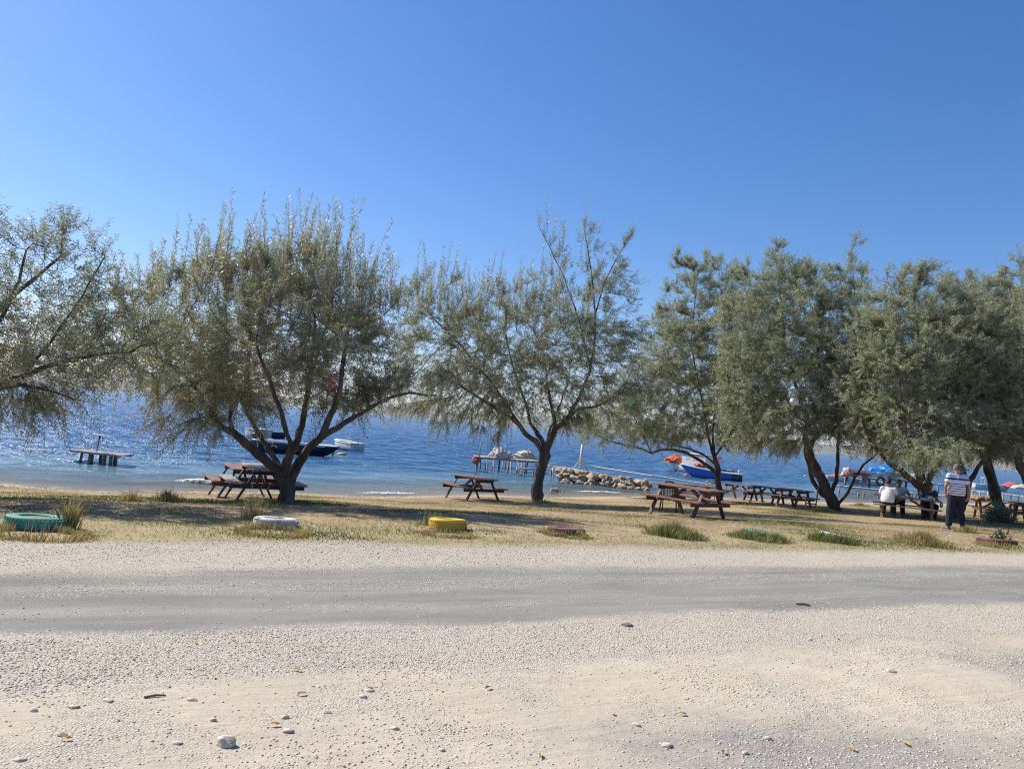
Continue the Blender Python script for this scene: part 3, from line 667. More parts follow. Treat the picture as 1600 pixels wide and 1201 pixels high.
T('leafy tree reaching in from the left edge above the bathing platform', None,
  [[(-160, 780, 0, .13), (-158, 730), (-150, 695, 0, .11)],
   [(-150, 695, 0, .085), (-90, 650, -.2), (-30, 615, -.3), (40, 585, -.2), (110, 562, 0), (160, 552, .2), (205, 550, .4, .012)],
   [(-150, 700, 0, .075), (-110, 620), (-50, 540, .1), (10, 470, .2), (60, 430, .2), (95, 400, .1), (98, 372, .1, .006)],
   [(-30, 615, -.3, .04), (30, 600, -.5), (80, 610, -.7), (120, 625, -.8, .010)],
   [(-50, 540, .1, .04), (0, 500, -.4), (30, 440, -.5), (40, 390, -.6), (50, 380, -.6, .006)],
   [(40, 580, -.2, .035), (90, 520, .2), (130, 460, .3), (165, 400, .4, .008)],
   [(-150, 695, 0, .07), (-190, 600, .2), (-200, 500, .2, .03)]],
  [(10, 560, 150, 80, 0, 1.5), (90, 500, 95, 75, .1, 1.2, 1), (20, 430, 60, 70, 0, .9, .8), (110, 410, 42, 60, .2, .8, .8), (40, 598, 85, 28, -.3, 1.1, .8), (-130, 520, 140, 130, 0, 1.8, .6), (100, 355, 22, 34, .2, .4, .45), (5, 640, 30, 22, -.3, .6, .6),
   (175, 545, 60, 48, .2, .9, .9), (200, 490, 40, 45, .3, .8, .6), (-20, 360, 30, 50, 0, .6, .5), (120, 570, 70, 45, 0, 1.1, .9), (228, 545, 50, 62, .5, 1.1, 1.2), (205, 470, 30, 35, .4, .8, .4)],
  nA=1500, seed=11, dry=0.10, droop=0.36, twig_k=1.35, nleaf=14, leafL=0.078, leafW=0.017, base=(-9.9, 12.5), dk=.26, dK=2.2)
T('slender-trunked tree with a bare spiky top right of the lone picnic table', (842, 784),
  [[(842, 785, 0, .175), (839, 765), (843, 742), (850, 720), (853, 703, 0, .16)],
   [(850, 708, 0, .10), (838, 690), (822, 678, -.2), (812, 664, -.4), (798, 652, -.6), (778, 640, -.8), (750, 622, -1), (715, 600, -1.1, .03)],
   [(853, 703, 0, .08), (845, 685, .2), (836, 672, .3), (829, 662, .4), (826, 645, .5), (815, 612, .6), (800, 570, .7), (790, 520, .8, .02)],
   [(853, 703, 0, .12), (861, 684), (868, 670, 0), (878, 662, 0), (890, 648, .1), (905, 638, .1), (925, 636, .1), (945, 630, .2, .025)],
   [(868, 672, 0, .07), (866, 655, -.3), (862, 635, -.5), (855, 600, -.6), (850, 555, -.7, .02)],
   [(888, 650, .1, .06), (905, 620, .2), (920, 585, .2), (928, 540, .2), (930, 490, .2), (926, 440, .2), (918, 385, .2), (912, 350, .2, .008)],
   [(922, 580, .2, .03), (905, 500, .1), (880, 430, 0), (858, 385, 0), (842, 352, 0, .007)],
   [(930, 490, .2, .025), (945, 440, .3), (965, 400, .4), (985, 368, .4, .006)],
   [(853, 703, 0, .05), (858, 675, .9), (872, 640, 1.5), (890, 590, 2.0, .02)],
   [(812, 664, -.4, .05), (770, 600, -.2), (720, 540, 0), (680, 500, .2), (655, 470, .2, .012)]],
  [(690, 520, 70, 85, 0, 1.9), (770, 560, 100, 95, -.2, 2.3), (870, 560, 105, 95, 0, 2.3), (640, 560, 38, 80, 0, 1.2, .7), (700, 620, 55, 45, -.6, 1.4, .9), (755, 655, 28, 32, -.8, .8, .8), (950, 560, 60, 100, .2, 1.5, .8),
   (925, 450, 65, 60, .2, 1.2, .30), (800, 480, 60, 40, 0, 1.1, .7), (900, 390, 55, 40, .1, .7, .16), (985, 470, 30, 55, .3, .6, .3), (975, 600, 45, 35, .2, 1.1, .8), (660, 465, 40, 40, 0, .9, .6)],
  nA=2300, shoots=190, seed=5, dry=0.07, droop=0.5, twig_k=1.35, nleaf=15, leafL=0.088, leafW=0.019, dK=2.8, shoot_x=(-6, 1), step=.2, dk=.34)
T('low leaning tree with a long bare limb stretched left over the water', (1127, 782),
  [[(1127, 783, 0, .13), (1124, 765), (1121, 750), (1122, 735), (1119, 720, 0, .11)],
   [(1121, 745, 0, .085), (1107, 728, -.2), (1090, 717, -.3), (1072, 707, -.4), (1052, 702, -.4), (1030, 703, -.3), (1018, 708, -.3), (1000, 700, -.3), (975, 695, -.3), (950, 688, -.2), (925, 675, 0, .02)],
   [(1119, 724, 0, .06), (1100, 710, .4), (1080, 702, .6), (1058, 696, .8), (1030, 680, .9), (1000, 655, 1, .02)],
   [(1119, 720, 0, .07), (1112, 702), (1106, 680), (1100, 640), (1090, 590), (1080, 540), (1085, 480), (1090, 430, 0, .012)],
   [(1119, 722, 0, .065), (1115, 700, .2), (1113, 675, .3), (1122, 620, .3), (1135, 560, .3), (1140, 500, .3), (1130, 440, .3, .012)],
   [(1018, 708, -.3, .03), (1005, 680), (990, 650, .1), (970, 620, .2, .012)],
   [(1119, 715, 0, .05), (1140, 680, -.6), (1165, 640, -1), (1180, 600, -1.2, .02)]],
  [(1080, 560, 75, 100, 0, 2.4), (1000, 650, 75, 45, 0, 2.0, .9), (940, 668, 38, 28, 0, 1.2, .8), (1120, 630, 90, 50, 0, 2.2, .9), (1090, 450, 45, 45, 0, 1.4, .7), (1160, 560, 55, 110, .3, 1.7, .8), (1045, 545, 38, 95, 0, 1.4, .8), (1120, 425, 40, 30, .2, .9, .5), (1155, 620, 60, 75, 0, 1.8, .9), (1015, 600, 45, 55, 0, 1.5, .8), (1120, 500, 60, 60, 0, 1.6, .8), (1060, 420, 22, 30, 0, .8, .5)],
  nA=1900, seed=8, leafm='leaf_pale', dry=0.05, droop=0.3, twig_k=1.55, nleaf=15, leafL=0.095, leafW=0.022, step=.22, dk=.36)
T('tall twisted tree of several leaning stems left of the seated men', (1308, 798),
  [[(1312, 799, 0, .21), (1302, 784), (1292, 766), (1281, 745), (1271, 725), (1262, 703, 0, .17)],
   [(1262, 705, 0, .12), (1258, 685), (1262, 660), (1252, 630), (1240, 590), (1228, 540), (1222, 480), (1215, 420, 0, .015)],
   [(1263, 704, 0, .11), (1272, 686, -.1), (1284, 674, -.2), (1300, 674, -.3), (1312, 660, -.4), (1320, 620, -.5), (1330, 560, -.6, .025)],
   [(1302, 788, 0, .085), (1284, 772, .2), (1270, 752, .3), (1265, 728, .3), (1258, 706, .2, .07)],
   [(1300, 778, 0, .085), (1306, 752, .5), (1309, 725, .6), (1309, 695, .7), (1316, 650, .8), (1325, 590, .8), (1335, 520, .8), (1336, 460, .8), (1330, 405, .8, .012)],
   [(1320, 795, 0, .06), (1325, 770, -.2), (1336, 745, -.3), (1350, 726, -.4), (1366, 712, -.5), (1390, 690, -.5), (1410, 660, -.5, .02)],
   [(1255, 660, 0, .05), (1225, 640, .5), (1195, 620, .8), (1170, 600, 1, .02)],
   [(1284, 674, -.2, .05), (1285, 620, -.9), (1280, 560, -1.2), (1270, 500, -1.3), (1262, 450, -1.3, .015)]],
  [(1235, 540, 75, 110, 0, 2.6), (1200, 650, 72, 50, 0, 2.1, .9), (1225, 440, 42, 50, 0, 1.3, .8), (1320, 560, 60, 110, .2, 2.2), (1330, 440, 27, 50, .4, .9, .9), (1180, 680, 32, 30, 0, 1.2, .8), (1300, 640, 80, 45, -.3, 2.2, .9), (1170, 600, 45, 60, 0, 1.5, .7), (1275, 480, 40, 60, 0, 1.4, .6), (1350, 660, 50, 40, -.3, 1.5, .8), (1165, 510, 42, 95, 0, 1.6, .9), (1365, 570, 35, 70, 0, 1.4, .8), (1215, 395, 20, 25, 0, .6, .6), (1335, 400, 16, 30, .4, .5, .7)],
  nA=2500, seed=13, leafm='leaf_pale', dry=0.03, droop=0.3, twig_k=1.5, nleaf=16, leafL=0.095, leafW=0.022, step=.22, dk=.36)
T('dense rounded tree whose low forked limbs spread just behind the seated men', None,
  [[(1452, 806, 0, .19), (1447, 785), (1442, 768, 0, .17)],
   [(1442, 768, 0, .12), (1425, 750), (1408, 734), (1393, 727, 0), (1380, 714, 0), (1360, 690, 0), (1345, 650, 0, .03)],
   [(1442, 765, 0, .12), (1452, 745), (1465, 727, .2), (1478, 712, .3), (1490, 680, .4), (1495, 630, .4, .03)],
   [(1442, 768, 0, .10), (1440, 730, .3), (1442, 690, .4), (1448, 630, .5), (1440, 560, .5), (1430, 490, .5, .02)],
   [(1442, 765, 0, .09), (1430, 730, -.8), (1420, 690, -1.4), (1410, 640, -1.8), (1405, 590, -2, .02)]],
  [(1420, 560, 75, 95, 0, 2.3), (1410, 660, 65, 42, -.5, 2.0, .9), (1470, 660, 60, 48, -.9, 1.9, .9), (1440, 470, 55, 45, 0, 1.5, .8), (1480, 560, 60, 95, 0, 2.1, .9), (1362, 570, 42, 95, 0, 1.6, .9), (1375, 480, 28, 40, 0, 1.0, .6), (1400, 440, 30, 25, 0, .9, .5), (1375, 690, 28, 22, -.4, .9, .7), (1420, 705, 42, 18, -.8, 1.2, .8), (1470, 703, 32, 22, -3.0, 1.0, .9)],
  nA=2300, seed=17, leafm='leaf_pale', dry=0.03, droop=0.3, twig_k=1.6, nleaf=17, leafL=0.095, leafW=0.022, base=(15.2, 27.4), step=.22, dk=.36)
T('dark-trunked tree directly behind the standing man', None,
  [[(1503, 802, 0, .22), (1506, 775), (1509, 755, 0, .2)],
   [(1509, 755, 0, .15), (1503, 735), (1497, 715), (1492, 690), (1495, 650), (1500, 590), (1505, 530, 0, .03)],
   [(1509, 756, 0, .10), (1519, 745), (1528, 730), (1540, 715), (1560, 690), (1575, 640, 0, .03)],
   [(1495, 700, 0, .06), (1475, 670, -.8), (1455, 640, -1.2), (1445, 600, -1.4, .02)]],
  [(1520, 560, 70, 100, 0, 2.3), (1510, 670, 60, 35, -.4, 1.8, .9), (1500, 480, 50, 48, 0, 1.4, .8), (1560, 620, 50, 80, 0, 1.8, .8), (1545, 480, 45, 45, .3, 1.3, .7)],
  nA=1900, seed=21, leafm='leaf_pale', dry=0.03, droop=0.3, twig_k=1.6, nleaf=17, leafL=0.10, leafW=0.023, base=(17.3, 29.6), step=.23, dk=.38)
T('straight-trunked tree standing behind the right-hand picnic tables', None,
  [[(1560, 800, 0, .20), (1556, 775), (1552, 755), (1546, 735), (1541, 715, 0, .17)],
   [(1541, 715, 0, .12), (1530, 695), (1520, 660), (1525, 600), (1530, 540, 0, .03)],
   [(1541, 715, 0, .10), (1550, 690), (1570, 650), (1585, 590), (1590, 520), (1592, 450, 0, .02)]],
  [(1580, 560, 60, 110, 0, 2.5), (1560, 680, 50, 30, 0, 1.8, .8), (1600, 470, 45, 55, 0, 1.6, .8), (1605, 425, 26, 40, 0, .9, .7), (1530, 600, 45, 90, 0, 2.0, .7), (1620, 640, 50, 60, 0, 2.0, .8)],
  nA=1900, seed=23, leafm='leaf_pale', dry=0.03, droop=0.3, twig_k=1.6, nleaf=16, leafL=0.10, leafW=0.024, base=(19.6, 30.0), step=.24, dk=.40)
T('leaning tree at the right edge with a reddish trunk over the dark bush', None,
  [[(1640, 812, 0, .17), (1622, 780), (1606, 752), (1596, 730), (1588, 705, 0, .12)],
   [(1588, 705, 0, .08), (1575, 680), (1570, 640), (1580, 590, 0, .03)],
   [(1606, 752, 0, .08), (1625, 700), (1640, 640), (1640, 560, 0, .03)]],
  [(1640, 600, 70, 100, 0, 2.0), (1590, 660, 40, 35, 0, 1.3, .8), (1650, 480, 50, 70, 0, 1.5, .8), (1590, 700, 25, 14, 0, .8, .7)],
  nA=1100, seed=29, leafm='leaf_pale', dry=0.03, droop=0.3, twig_k=1.6, nleaf=15, leafL=0.095, leafW=0.022, base=(17.6, 25.5), step=.22, dk=.38)

# dark leafy bush at the right edge
def bush(px, py, R_, Hh, label, seed=1, leafm='leaf_dark', n=5200, name='leafy_bush', cat='bush'):
    r = np.random.default_rng(seed); B = gp(px, py) if not isinstance(px, tuple) else np.array([*px, gz(*px)]); root = empty(name, B, 0, label, cat)
    k = 150; g = r.normal(size=(k, 3)); g /= np.linalg.norm(g, axis=1)[:, None]; g[:, 2] = np.abs(g[:, 2])
    D = g; L = np.full(k, 1.0)*r.uniform(0.6, 1.05, k); Pz = np.zeros((k, 3)); S = np.array([R_, R_, Hh]); Dv = D*S; Ln = np.linalg.norm(Dv, axis=1); Dv = Dv/Ln[:, None]; L = L*Ln
    V, Fc = twigs_mesh('stems', Pz, Dv, np.zeros((k, 3)), L, np.full(k, 0.008), None, None); mesh_np('stems', V, Fc, MT['bark'], root)
    own = r.integers(0, k, n); tt = r.random(n)**0.5; Pb = Dv[own]*(L[own]*tt)[:, None]+r.normal(0, 0.06, (n, 3)); dl = r.normal(size=(n, 3))+Dv[own]; dl /= np.linalg.norm(dl, axis=1)[:, None]
    leaves_mesh('foliage', Pb, dl, r.uniform(0.06, 0.11, n), r.uniform(0.03, 0.05, n), r.random(n)*0.8, MT[leafm], root, r)
    return root
bush((19.9, 26.6), None, 0.75, 1.45, 'dark green leafy bush at the right edge behind the last picnic table', 4)
bush((18.6, 29.0), None, 0.6, 0.9, 'pale green bush between the straight-trunked tree and the dark bush', 6, 'leaf', 2600)

# ------------------------------------------------------------------ picnic tables
def picnic_table(loc, rz, label, wood='table_wood', top='table_top', L=1.8, group='A-frame picnic tables'):
    t = empty('picnic_table', loc, rz, label, 'picnic table', group)
    m = MB()
    for i in range(5): m.box((random.uniform(-.012, .012), -0.30+0.15*i, 0.735+random.uniform(-.004, .004)), (L, 0.135, 0.038))
    m.build('tabletop', MT[top], t, bev=.006)
    for s in (-1, 1):
        m = MB()
        for i in range(2): m.box((random.uniform(-.015, .015), s*(0.60+0.13*i), 0.445), (L, 0.122, 0.038))
        m.build('bench', MT[top], t, bev=.006)
    for sx in (-1, 1):
        x = sx*(L/2-0.28)
        m = MB(); m.bar((x+sx*.045, -0.78, 0.375), (x+sx*.045, 0.78, 0.375), 0.042, 0.10); m.build('crossbeam', MT[wood], t, bev=.005)
        m = MB(); m.bar((x+sx*.045, -0.34, 0.67), (x+sx*.045, 0.34, 0.67), 0.042, 0.09); m.build('top_beam', MT[wood], t, bev=.005)
        for sy in (-1, 1):
            m = MB(); m.bar((x, sy*0.25, 0.712), (x, sy*0.66, -0.03), 0.042, 0.095, (1, 0, 0)); m.build('leg', MT[wood], t, bev=.005)
        m = MB(); m.bar((sx*0.10, 0, 0.695), (x-sx*.02, 0, 0.345), 0.042, 0.085); m.build('brace', MT[wood], t, bev=.005)
    return t
def put(px, py): p = gp(px, py); return p
def deg(a): return math.radians(a)
def ctr(a, b): p = (put(*a)+put(*b))/2; p[2] = gz(p[0], p[1]); return p
# the two tables pushed end to end left of the forked tree
pA = put(415, 784); dA = np.array([-0.47, 0.883, 0]); c1 = pA+dA*0.62; c1[2] = gz(c1[0], c1[1]); c2 = pA+dA*2.45+np.array([-.12, 0, 0]); c2[2] = gz(c2[0], c2[1])
picnic_table(c1, math.atan2(dA[1], dA[0]), 'dark red picnic table with a grey weathered top beside the forked tree trunk', top='table_grey')
picnic_table(c2, math.atan2(dA[1], dA[0]), 'reddish picnic table standing end to end behind the grey-topped one')
picnic_table(ctr((706, 779), (770, 781)), deg(-55), 'lone reddish brown picnic table on the open grass left of the slender trunk')
picnic_table(ctr((1020, 803), (1127, 810)), deg(-52), 'large dark picnic table with a worn top behind the first grass clump', top='table_top', L=1.9)
picnic_table(ctr((1045, 786), (1112, 786)), deg(-8), 'reddish picnic table hidden behind the large dark one next to the plastic armchair')
picnic_table(ctr((1132, 779), (1178, 781)), deg(-48), 'sunlit picnic table by the shore, leftmost of the three in a row', top='table_top')
picnic_table(ctr((1170, 785), (1226, 787)), deg(-44), 'picnic table by the shore, middle one of the three in a row', L=1.6)
picnic_table(ctr((1222, 792), (1258, 794)), deg(-52), 'short picnic table by the shore next to the wooden chair', L=1.35)
TG = ctr((1376, 803), (1462, 818)); RG = deg(-25)
picnic_table(TG, RG, 'picnic table in tree shade where three men sit over lunch', 'table_orange', 'table_grey', L=2.1)
picnic_table(ctr((1523, 808), (1588, 815)), deg(-20), 'orange-brown picnic table right of the standing man with a canvas on it', 'table_orange', 'table_orange')
picnic_table(ctr((1584, 818), (1660, 822)), deg(-16), 'orange-brown picnic table cut off by the right edge of the view', 'table_orange', 'table_orange')

def lump(name, m, parent, r3, seed, amp=.25, sc_=3.0, sub=4, half=True, loc=None, freq2=9):
    bm = bmesh.new(); bmesh.ops.create_icosphere(bm, subdivisions=sub, radius=1)
    for v in bm.verts:
        n = mnoise.noise(v.co*sc_*0.6+Vector((seed, 0, 0)))*amp+mnoise.noise(v.co*freq2+Vector((0, seed, 0)))*amp*0.35+abs(mnoise.noise(v.co*freq2*.5+Vector((0, 0, seed))))*amp*.5
        c = v.co*(1+n); 
        if half: c.z = max(c.z, -0.05)
        v.co = Vector((c.x*r3[0], c.y*r3[1], c.z*r3[2]))
    me = bpy.data.meshes.new(name); bm.to_mesh(me); bm.free(); me.materials.append(m); me.polygons.foreach_set('use_smooth', [True]*len(me.polygons))
    o = bpy.data.objects.new(name, me); C.objects.link(o); o.parent = parent
    if loc is not None: o.location = loc
    return o
def onpt(base, rz, x, y, z): return (base[0]+x*math.cos(rz)-y*math.sin(rz), base[1]+x*math.sin(rz)+y*math.cos(rz), base[2]+z)

# canvas lying over the orange table
cH = ctr((1523, 808), (1588, 815)); o = lump('canvas_bundle', MT['sack'], None, (.34, .30, .16), 5, .35, loc=onpt(cH, deg(-20), -.60, -.05, .765)); tag(o, 'ochre canvas bundle heaped on the left end of the orange-brown table', 'canvas')
o = lump('canvas_bundle', MT['sack'], None, (.16, .14, .20), 8, .2, loc=onpt(cH, deg(-20), -.2, .15, .765)); tag(o, 'small upright tan sack on the orange-brown table', 'sack')

# ------------------------------------------------------------------ chairs
def plastic_chair(loc, rz, m, label, group=None, rot=None):
    t = empty('plastic_chair', loc, rz, label, 'chair', group)
    if rot: t.rotation_euler = rot
    s = MB(); n = 8
    s.box((0, 0, .425), (.44, .43, .02)); s.bar((-.22, -.215, .41), (.22, -.215, .41), .02, .04); s.build('seat', m, t, bev=.008)
    for sx in (-1, 1):
        a = MB(); a.tube([(sx*.23, -.24, .0), (sx*.225, -.22, .42), (sx*.24, -.20, .64), (sx*.25, -.10, .66), (sx*.24, .10, .66), (sx*.21, .22, .70)], [.024, .022, .02, .022, .022, .02], 6, flat=.7); a.build('armrest', m, t, True)
        a = MB(); a.tube([(sx*.24, .26, 0), (sx*.21, .20, .42)], [.024, .022], 6); a.build('leg', m, t, True)
    b = MB(); A = [(-.21, .20, .42), (-.235, .24, .62), (-.20, .28, .80), (-.10, .295, .88), (0, .30, .905), (.10, .295, .88), (.20, .28, .80), (.235, .24, .62), (.21, .20, .42)]
    b.tube(A, .022, 6)
    for k in range(7):
        x = -.13+.0433*k; b.bar((x, .205, .43), (x*1.15, .295, .87-abs(x)*.4), .022, .010)
    b.build('backrest', m, t, True)
    return t
p = put(1045, 800); plastic_chair(p, deg(160), MT['brown_plastic'], 'dark brown plastic armchair with slatted back behind the large dark picnic table')
p = put(1108, 781); plastic_chair(p, deg(-15), MT['white_plastic'], 'white plastic chair mostly hidden behind the picnic tables near the leaning tree')
p = put(1266, 797)
t = empty('wooden_chair', p, deg(250), 'narrow brown wooden chair with a straight back at the end of the shore tables', 'chair')
m = MB(); m.box((0, 0, .44), (.40, .40, .035)); m.build('seat', MT['chair_wood'], t, bev=.006)
for sx in (-1, 1):
    m = MB(); m.bar((sx*.18, -.18, 0), (sx*.18, -.18, .43), .04, .04); m.build('leg', MT['chair_wood'], t, bev=.004)
    m = MB(); m.bar((sx*.18, .18, 0), (sx*.18, .24, .98), .04, .035); m.build('back_leg', MT['chair_wood'], t, bev=.004)
m = MB()
for z in (.93, .60): m.bar((-.17, .2+(z-.44)*.075, z), (.17, .2+(z-.44)*.075, z), .02, .06)
for x in (-.09, 0, .09): m.bar((x, .215, .60), (x, .236, .93), .04, .014)
m.build('backrest', MT['chair_wood'], t)
m = MB()
for z in (.14, .26):
    m.bar((-.17, -.18, z), (.17, -.18, z), .02, .025); m.bar((-.18, -.17, z), (-.18, .18, z), .02, .025); m.bar((.18, -.17, z), (.18, .18, z), .02, .025)
m.build('stretcher', MT['chair_wood'], t)
# chair fallen on its back at the water's edge
p = put(866, 772); t = empty('fallen_chair', p+np.array([0, 0, .02]), deg(20), 'fallen metal-legged chair lying on its side at the waterline by the slender trunk', 'chair')
m = MB(); m.box((0, 0, .12), (.42, .05, .34), Matrix.Rotation(deg(38), 3, 'X')); m.build('seat', MT['white_plastic'], t, bev=.01)
for x, y, L in ((-.19, 0, .62), (.16, 0, .62), (.34, .2, .40), (.56, .25, .42)):
    m = MB(); m.tube([(x, y, .03), (x+.20, y+.1, .03+L)], .016, 6); m.build('leg', MT['metal'], t, True)

MT['soil'] = simple('dry_soil', (0.30, 0.22, 0.13), (0.20, 0.15, 0.08), 0.95, 12, .9, 30, .01)
# ------------------------------------------------------------------ tyres
def tyre(loc, R_, W, label, m, rz=0, tilt=(0, 0), sink=0.02, fill=.82):
    t = empty('painted_tyre', (loc[0], loc[1], loc[2]-sink), rz, label, 'tyre', 'old car tyres laid along the road edge'); t.rotation_euler = (tilt[0], tilt[1], rz)
    prof = []; ri = R_*.54
    for a in np.linspace(0, 2*math.pi, 22, endpoint=False):
        cx = (R_+ri)/2; hw = (R_-ri)/2; c_, s_ = math.cos(a), math.sin(a); k = 0.55
        prof.append((cx+hw*math.copysign(abs(c_)**k, c_), W/2+W/2*math.copysign(abs(s_)**k, s_)))
    s = MB(); s.lathe(prof, n=56, closed=True); s.build('carcass', m, t, True)
    tr = MB()                                                     # tread blocks standing proud of the casing
    nb = 44
    for row in (0.26, 0.5, 0.74):
        for k in range(nb):
            a = 2*math.pi*(k+(0.5 if row == .5 else 0))/nb; M_ = Matrix.Rotation(a, 3, 'Z') @ Matrix.Rotation(deg(18 if row != .5 else -18), 3, 'X')
            tr.box((R_*math.cos(a)*.999, R_*math.sin(a)*.999, W*row), (.014, 2*math.pi*R_/nb*.70, W*.19), M_)
    tr.build('tread', m, t, bev=.002)
    if fill:
        f = MB(); f.lathe([(ri*1.02, 0), (ri*1.02, W*fill), (ri*.6, W*(fill+.08)), (0, W*(fill+.12))], n=24); f.build('soil_fill', MT['soil'], t, True)
    return t
TY = {}
def ty(px, py, wpx, W, label, m, **k):
    p = gp(px, py); R_ = wpx/2*p[1]/F_PX; p = p+np.array([p[0], p[1], 0])/np.hypot(p[0], p[1])*R_*0.9; p[2] = gz(p[0], p[1]); TY[px] = (p, R_); return tyre(p, R_, W, label, m, rz=(px % 7-3)*.1, **{'tilt': (deg(-4), 0), **k})
green = tyre_mat('green_tyre_paint', (0.045, 0.22, 0.155), (0.08, 0.30, 0.22), .60)
white = tyre_mat('white_tyre_paint', (0.62, 0.60, 0.56), (0.45, 0.43, 0.39), .56)
yell = tyre_mat('yellow_tyre_paint', (0.60, 0.39, 0.045), (0.48, 0.30, 0.04), .66)
redb = tyre_mat('faded_red_tyre_paint', (0.26, 0.075, 0.06), (0.16, 0.08, 0.07), .50)
ty(56, 829, 90, .155, 'large sea-green painted tyre at the far left of the row', green)
ty(430, 825, 68, .13, 'white painted tyre half sunk in dry grass below the forked tree', white)
ty(699, 830, 60, .175, 'bright yellow painted tyre below the lone picnic table', yell)
ty(885, 835, 58, .11, 'faded reddish tyre overgrown by weeds, right of the yellow one', redb, sink=.03)
ty(1190, 840, 58, .14, 'mint green painted tyre buried in a grass clump', green, sink=.05, tilt=(deg(-3), deg(4)))
ty(1305, 842, 48, .12, 'white painted tyre tilted inside a grass clump', white, sink=.04, tilt=(deg(-2), deg(7)))
ty(1557, 852, 56, .12, 'faded dark red tyre with a small plant at the far right of the row', redb, sink=.0)

# ------------------------------------------------------------------ bathing platform, left
p = sea(156, 723); rz = deg(-12); t = empty('bathing_platform', (p[0], p[1], SEA), rz, 'small flat wooden platform on dark stumps standing in the sea at left', 'platform')
m = MB()
for i in range(7): m.box((0, -.36+.12*i, .40+random.uniform(-.006, .006)), (2.30, .108, .035))
m.bar((-1.1, -.3, .36), (1.1, -.3, .36), .06, .05); m.bar((-1.1, .3, .36), (1.1, .3, .36), .06, .05); m.build('deck', MT['jetty_wood'], t)
for x, y, a, w_ in ((-.62, -.25, .10, .05), (-.25, -.2, 0, .10), (-.2, .25, 0, .06), (.38, -.25, 0, .08), (.50, .2, .02, .08), (.66, -.25, -.02, .07)):
    m = MB(); m.tube([(x-a, y, -.8), (x, y, .36)], [w_, w_*.9], 8); m.build('pile', MT['pile_wood'], t, True)
m = MB(); m.tube([(-.20, 0, .40), (-.13, 0, 1.04)], .022, 8); m.build('post', MT['metal'], t, True)
m = MB(); m.box((-.15, 0, 1.06), (.56, .22, .02), Matrix.Rotation(.03, 3, 'Y')); m.build('post_board', MT['white_board'], t)
m = MB(); m.box((-.15, .02, .97), (.05, .05, .07)); m.build('bracket', MT['metal'], t)

# ------------------------------------------------------------------ boats
def boat(px, py, L, Bm, Hh, rz, label, hull, rim, inner, bottom=None, band=None, bow_rise=.35, rake=.18, draft=.16, group='small boats moored offshore', stern=.78):
    p = sea(px, py); t = empty('rowing_boat', (p[0], p[1], SEA), rz, label, 'boat', group)
    S = 22; K = 9
    def sec(i, ins=0.0):
        s = i/(S-1); x = -L/2+L*s; f = (1-(max(0, s-.38)/.62)**2.3) if s > .38 else (stern+(1-stern)*math.sin(s/.38*math.pi/2)); f = max(f, .02)
        hb = Bm/2*f-ins; hb = max(hb, .012); top = Hh*(1+bow_rise*s**2.2+.06*(1-s)**2); bot = -draft*(1-s**4)+ins
        pts = []
        for k in range(K+1):
            q = k/K; z = bot+(top-bot)*q**1.35; yy = hb*(1-(1-q)**2.6)**.55 if q > 0 else .0
            xx = x+rake*L*.5*(q-.5)*max(0, s-.6)/.4*1.2
            pts.append((xx, max(yy, .012 if q > 0 else 0), z))
        return pts, top, hb
    V = []; F_ = []; rows_ = []
    m = MB(); n = 2*K+1
    for i in range(S):
        pts, top, hb = sec(i); V += [(a, -b, c) for a, b, c in reversed(pts[1:])]+pts
    for i in range(S-1):
        for k in range(n-1): F_.append((i*n+k, i*n+k+1, (i+1)*n+k+1, (i+1)*n+k))
    F_.append(tuple(range(n)))
    m.add(V, F_)
    mats = [hull, bottom or hull, band or hull]
    o = m.build('hull', mats, t, True)
    if bottom or band:
        for pl in o.data.polygons:
            if pl.center.z < .05 and bottom: pl.material_index = 1
            elif band and pl.center.x < -L*.30: pl.material_index = 2
    # inner skin and floor
    V = []; F_ = []; m = MB()
    for i in range(1, S-1):
        pts, top, hb = sec(i, .045)
        pts = [q for q in pts if q[2] > .08] or pts[-3:]
        pts = [pts[0], pts[len(pts)//2], pts[-1]]
        V += [(a, -b, c) for a, b, c in reversed(pts)]+pts
    for i in range(S-3):
        for k in range(5): F_.append((i*6+k, i*6+k+1, (i+1)*6+k+1, (i+1)*6+k))
    m.add(V, F_); m.build('interior', inner, t, True)
    g = MB(); l = [sec(i)[0][-1] for i in range(S)]
    for s_ in (-1, 1): g.tube([(a, s_*b, c) for a, b, c in l], [.045]*(S-1)+[.03], 6)
    a0 = l[0]; g.bar((a0[0], -a0[1], a0[2]), (a0[0], a0[1], a0[2]), .05, .07); g.build('gunwale', rim, t, True)
    for s in (.30, .58):
        i = int(s*(S-1)); pts, top, hb = sec(i); m = MB(); m.box((pts[-1][0], 0, top-.10), (.20, hb*2-.04, .03)); m.build('thwart', rim, t)
    # small foredeck
    i0 = int(.80*(S-1)); V = []; 
    for i in range(i0, S): q = sec(i)[0][-1]; V += [(q[0], -q[1], q[2]-.01), (q[0], q[1], q[2]-.01)]
    F_ = [(2*j, 2*j+1, 2*j+3, 2*j+2) for j in range(S-i0-1)]; m = MB(); m.add(V, F_); m.build('foredeck', inner, t)
    return t, l
def outboard(t, x, z):
    m = MB(); m.ell((x-.14, 0, z+.18), (.20, .13, .17)); m.box((x-.10, 0, z+.02), (.20, .16, .12)); e = m.build('outboard_motor', MT['black'], t, True)
    m = MB(); m.bar((x-.20, 0, z-.02), (x-.42, 0, z-.42), .07, .12); m.box((x-.42, 0, z-.42), (.22, .03, .10)); m.build('shaft', MT['black'], e)
    m = MB()
    for k in range(3): m.box((x-.54, .07*math.cos(k*2.09), z-.44+.07*math.sin(k*2.09)), (.015, .05, .12), Matrix.Rotation(k*2.09, 3, 'X'))
    m.build('propeller', MT['metal'], e)
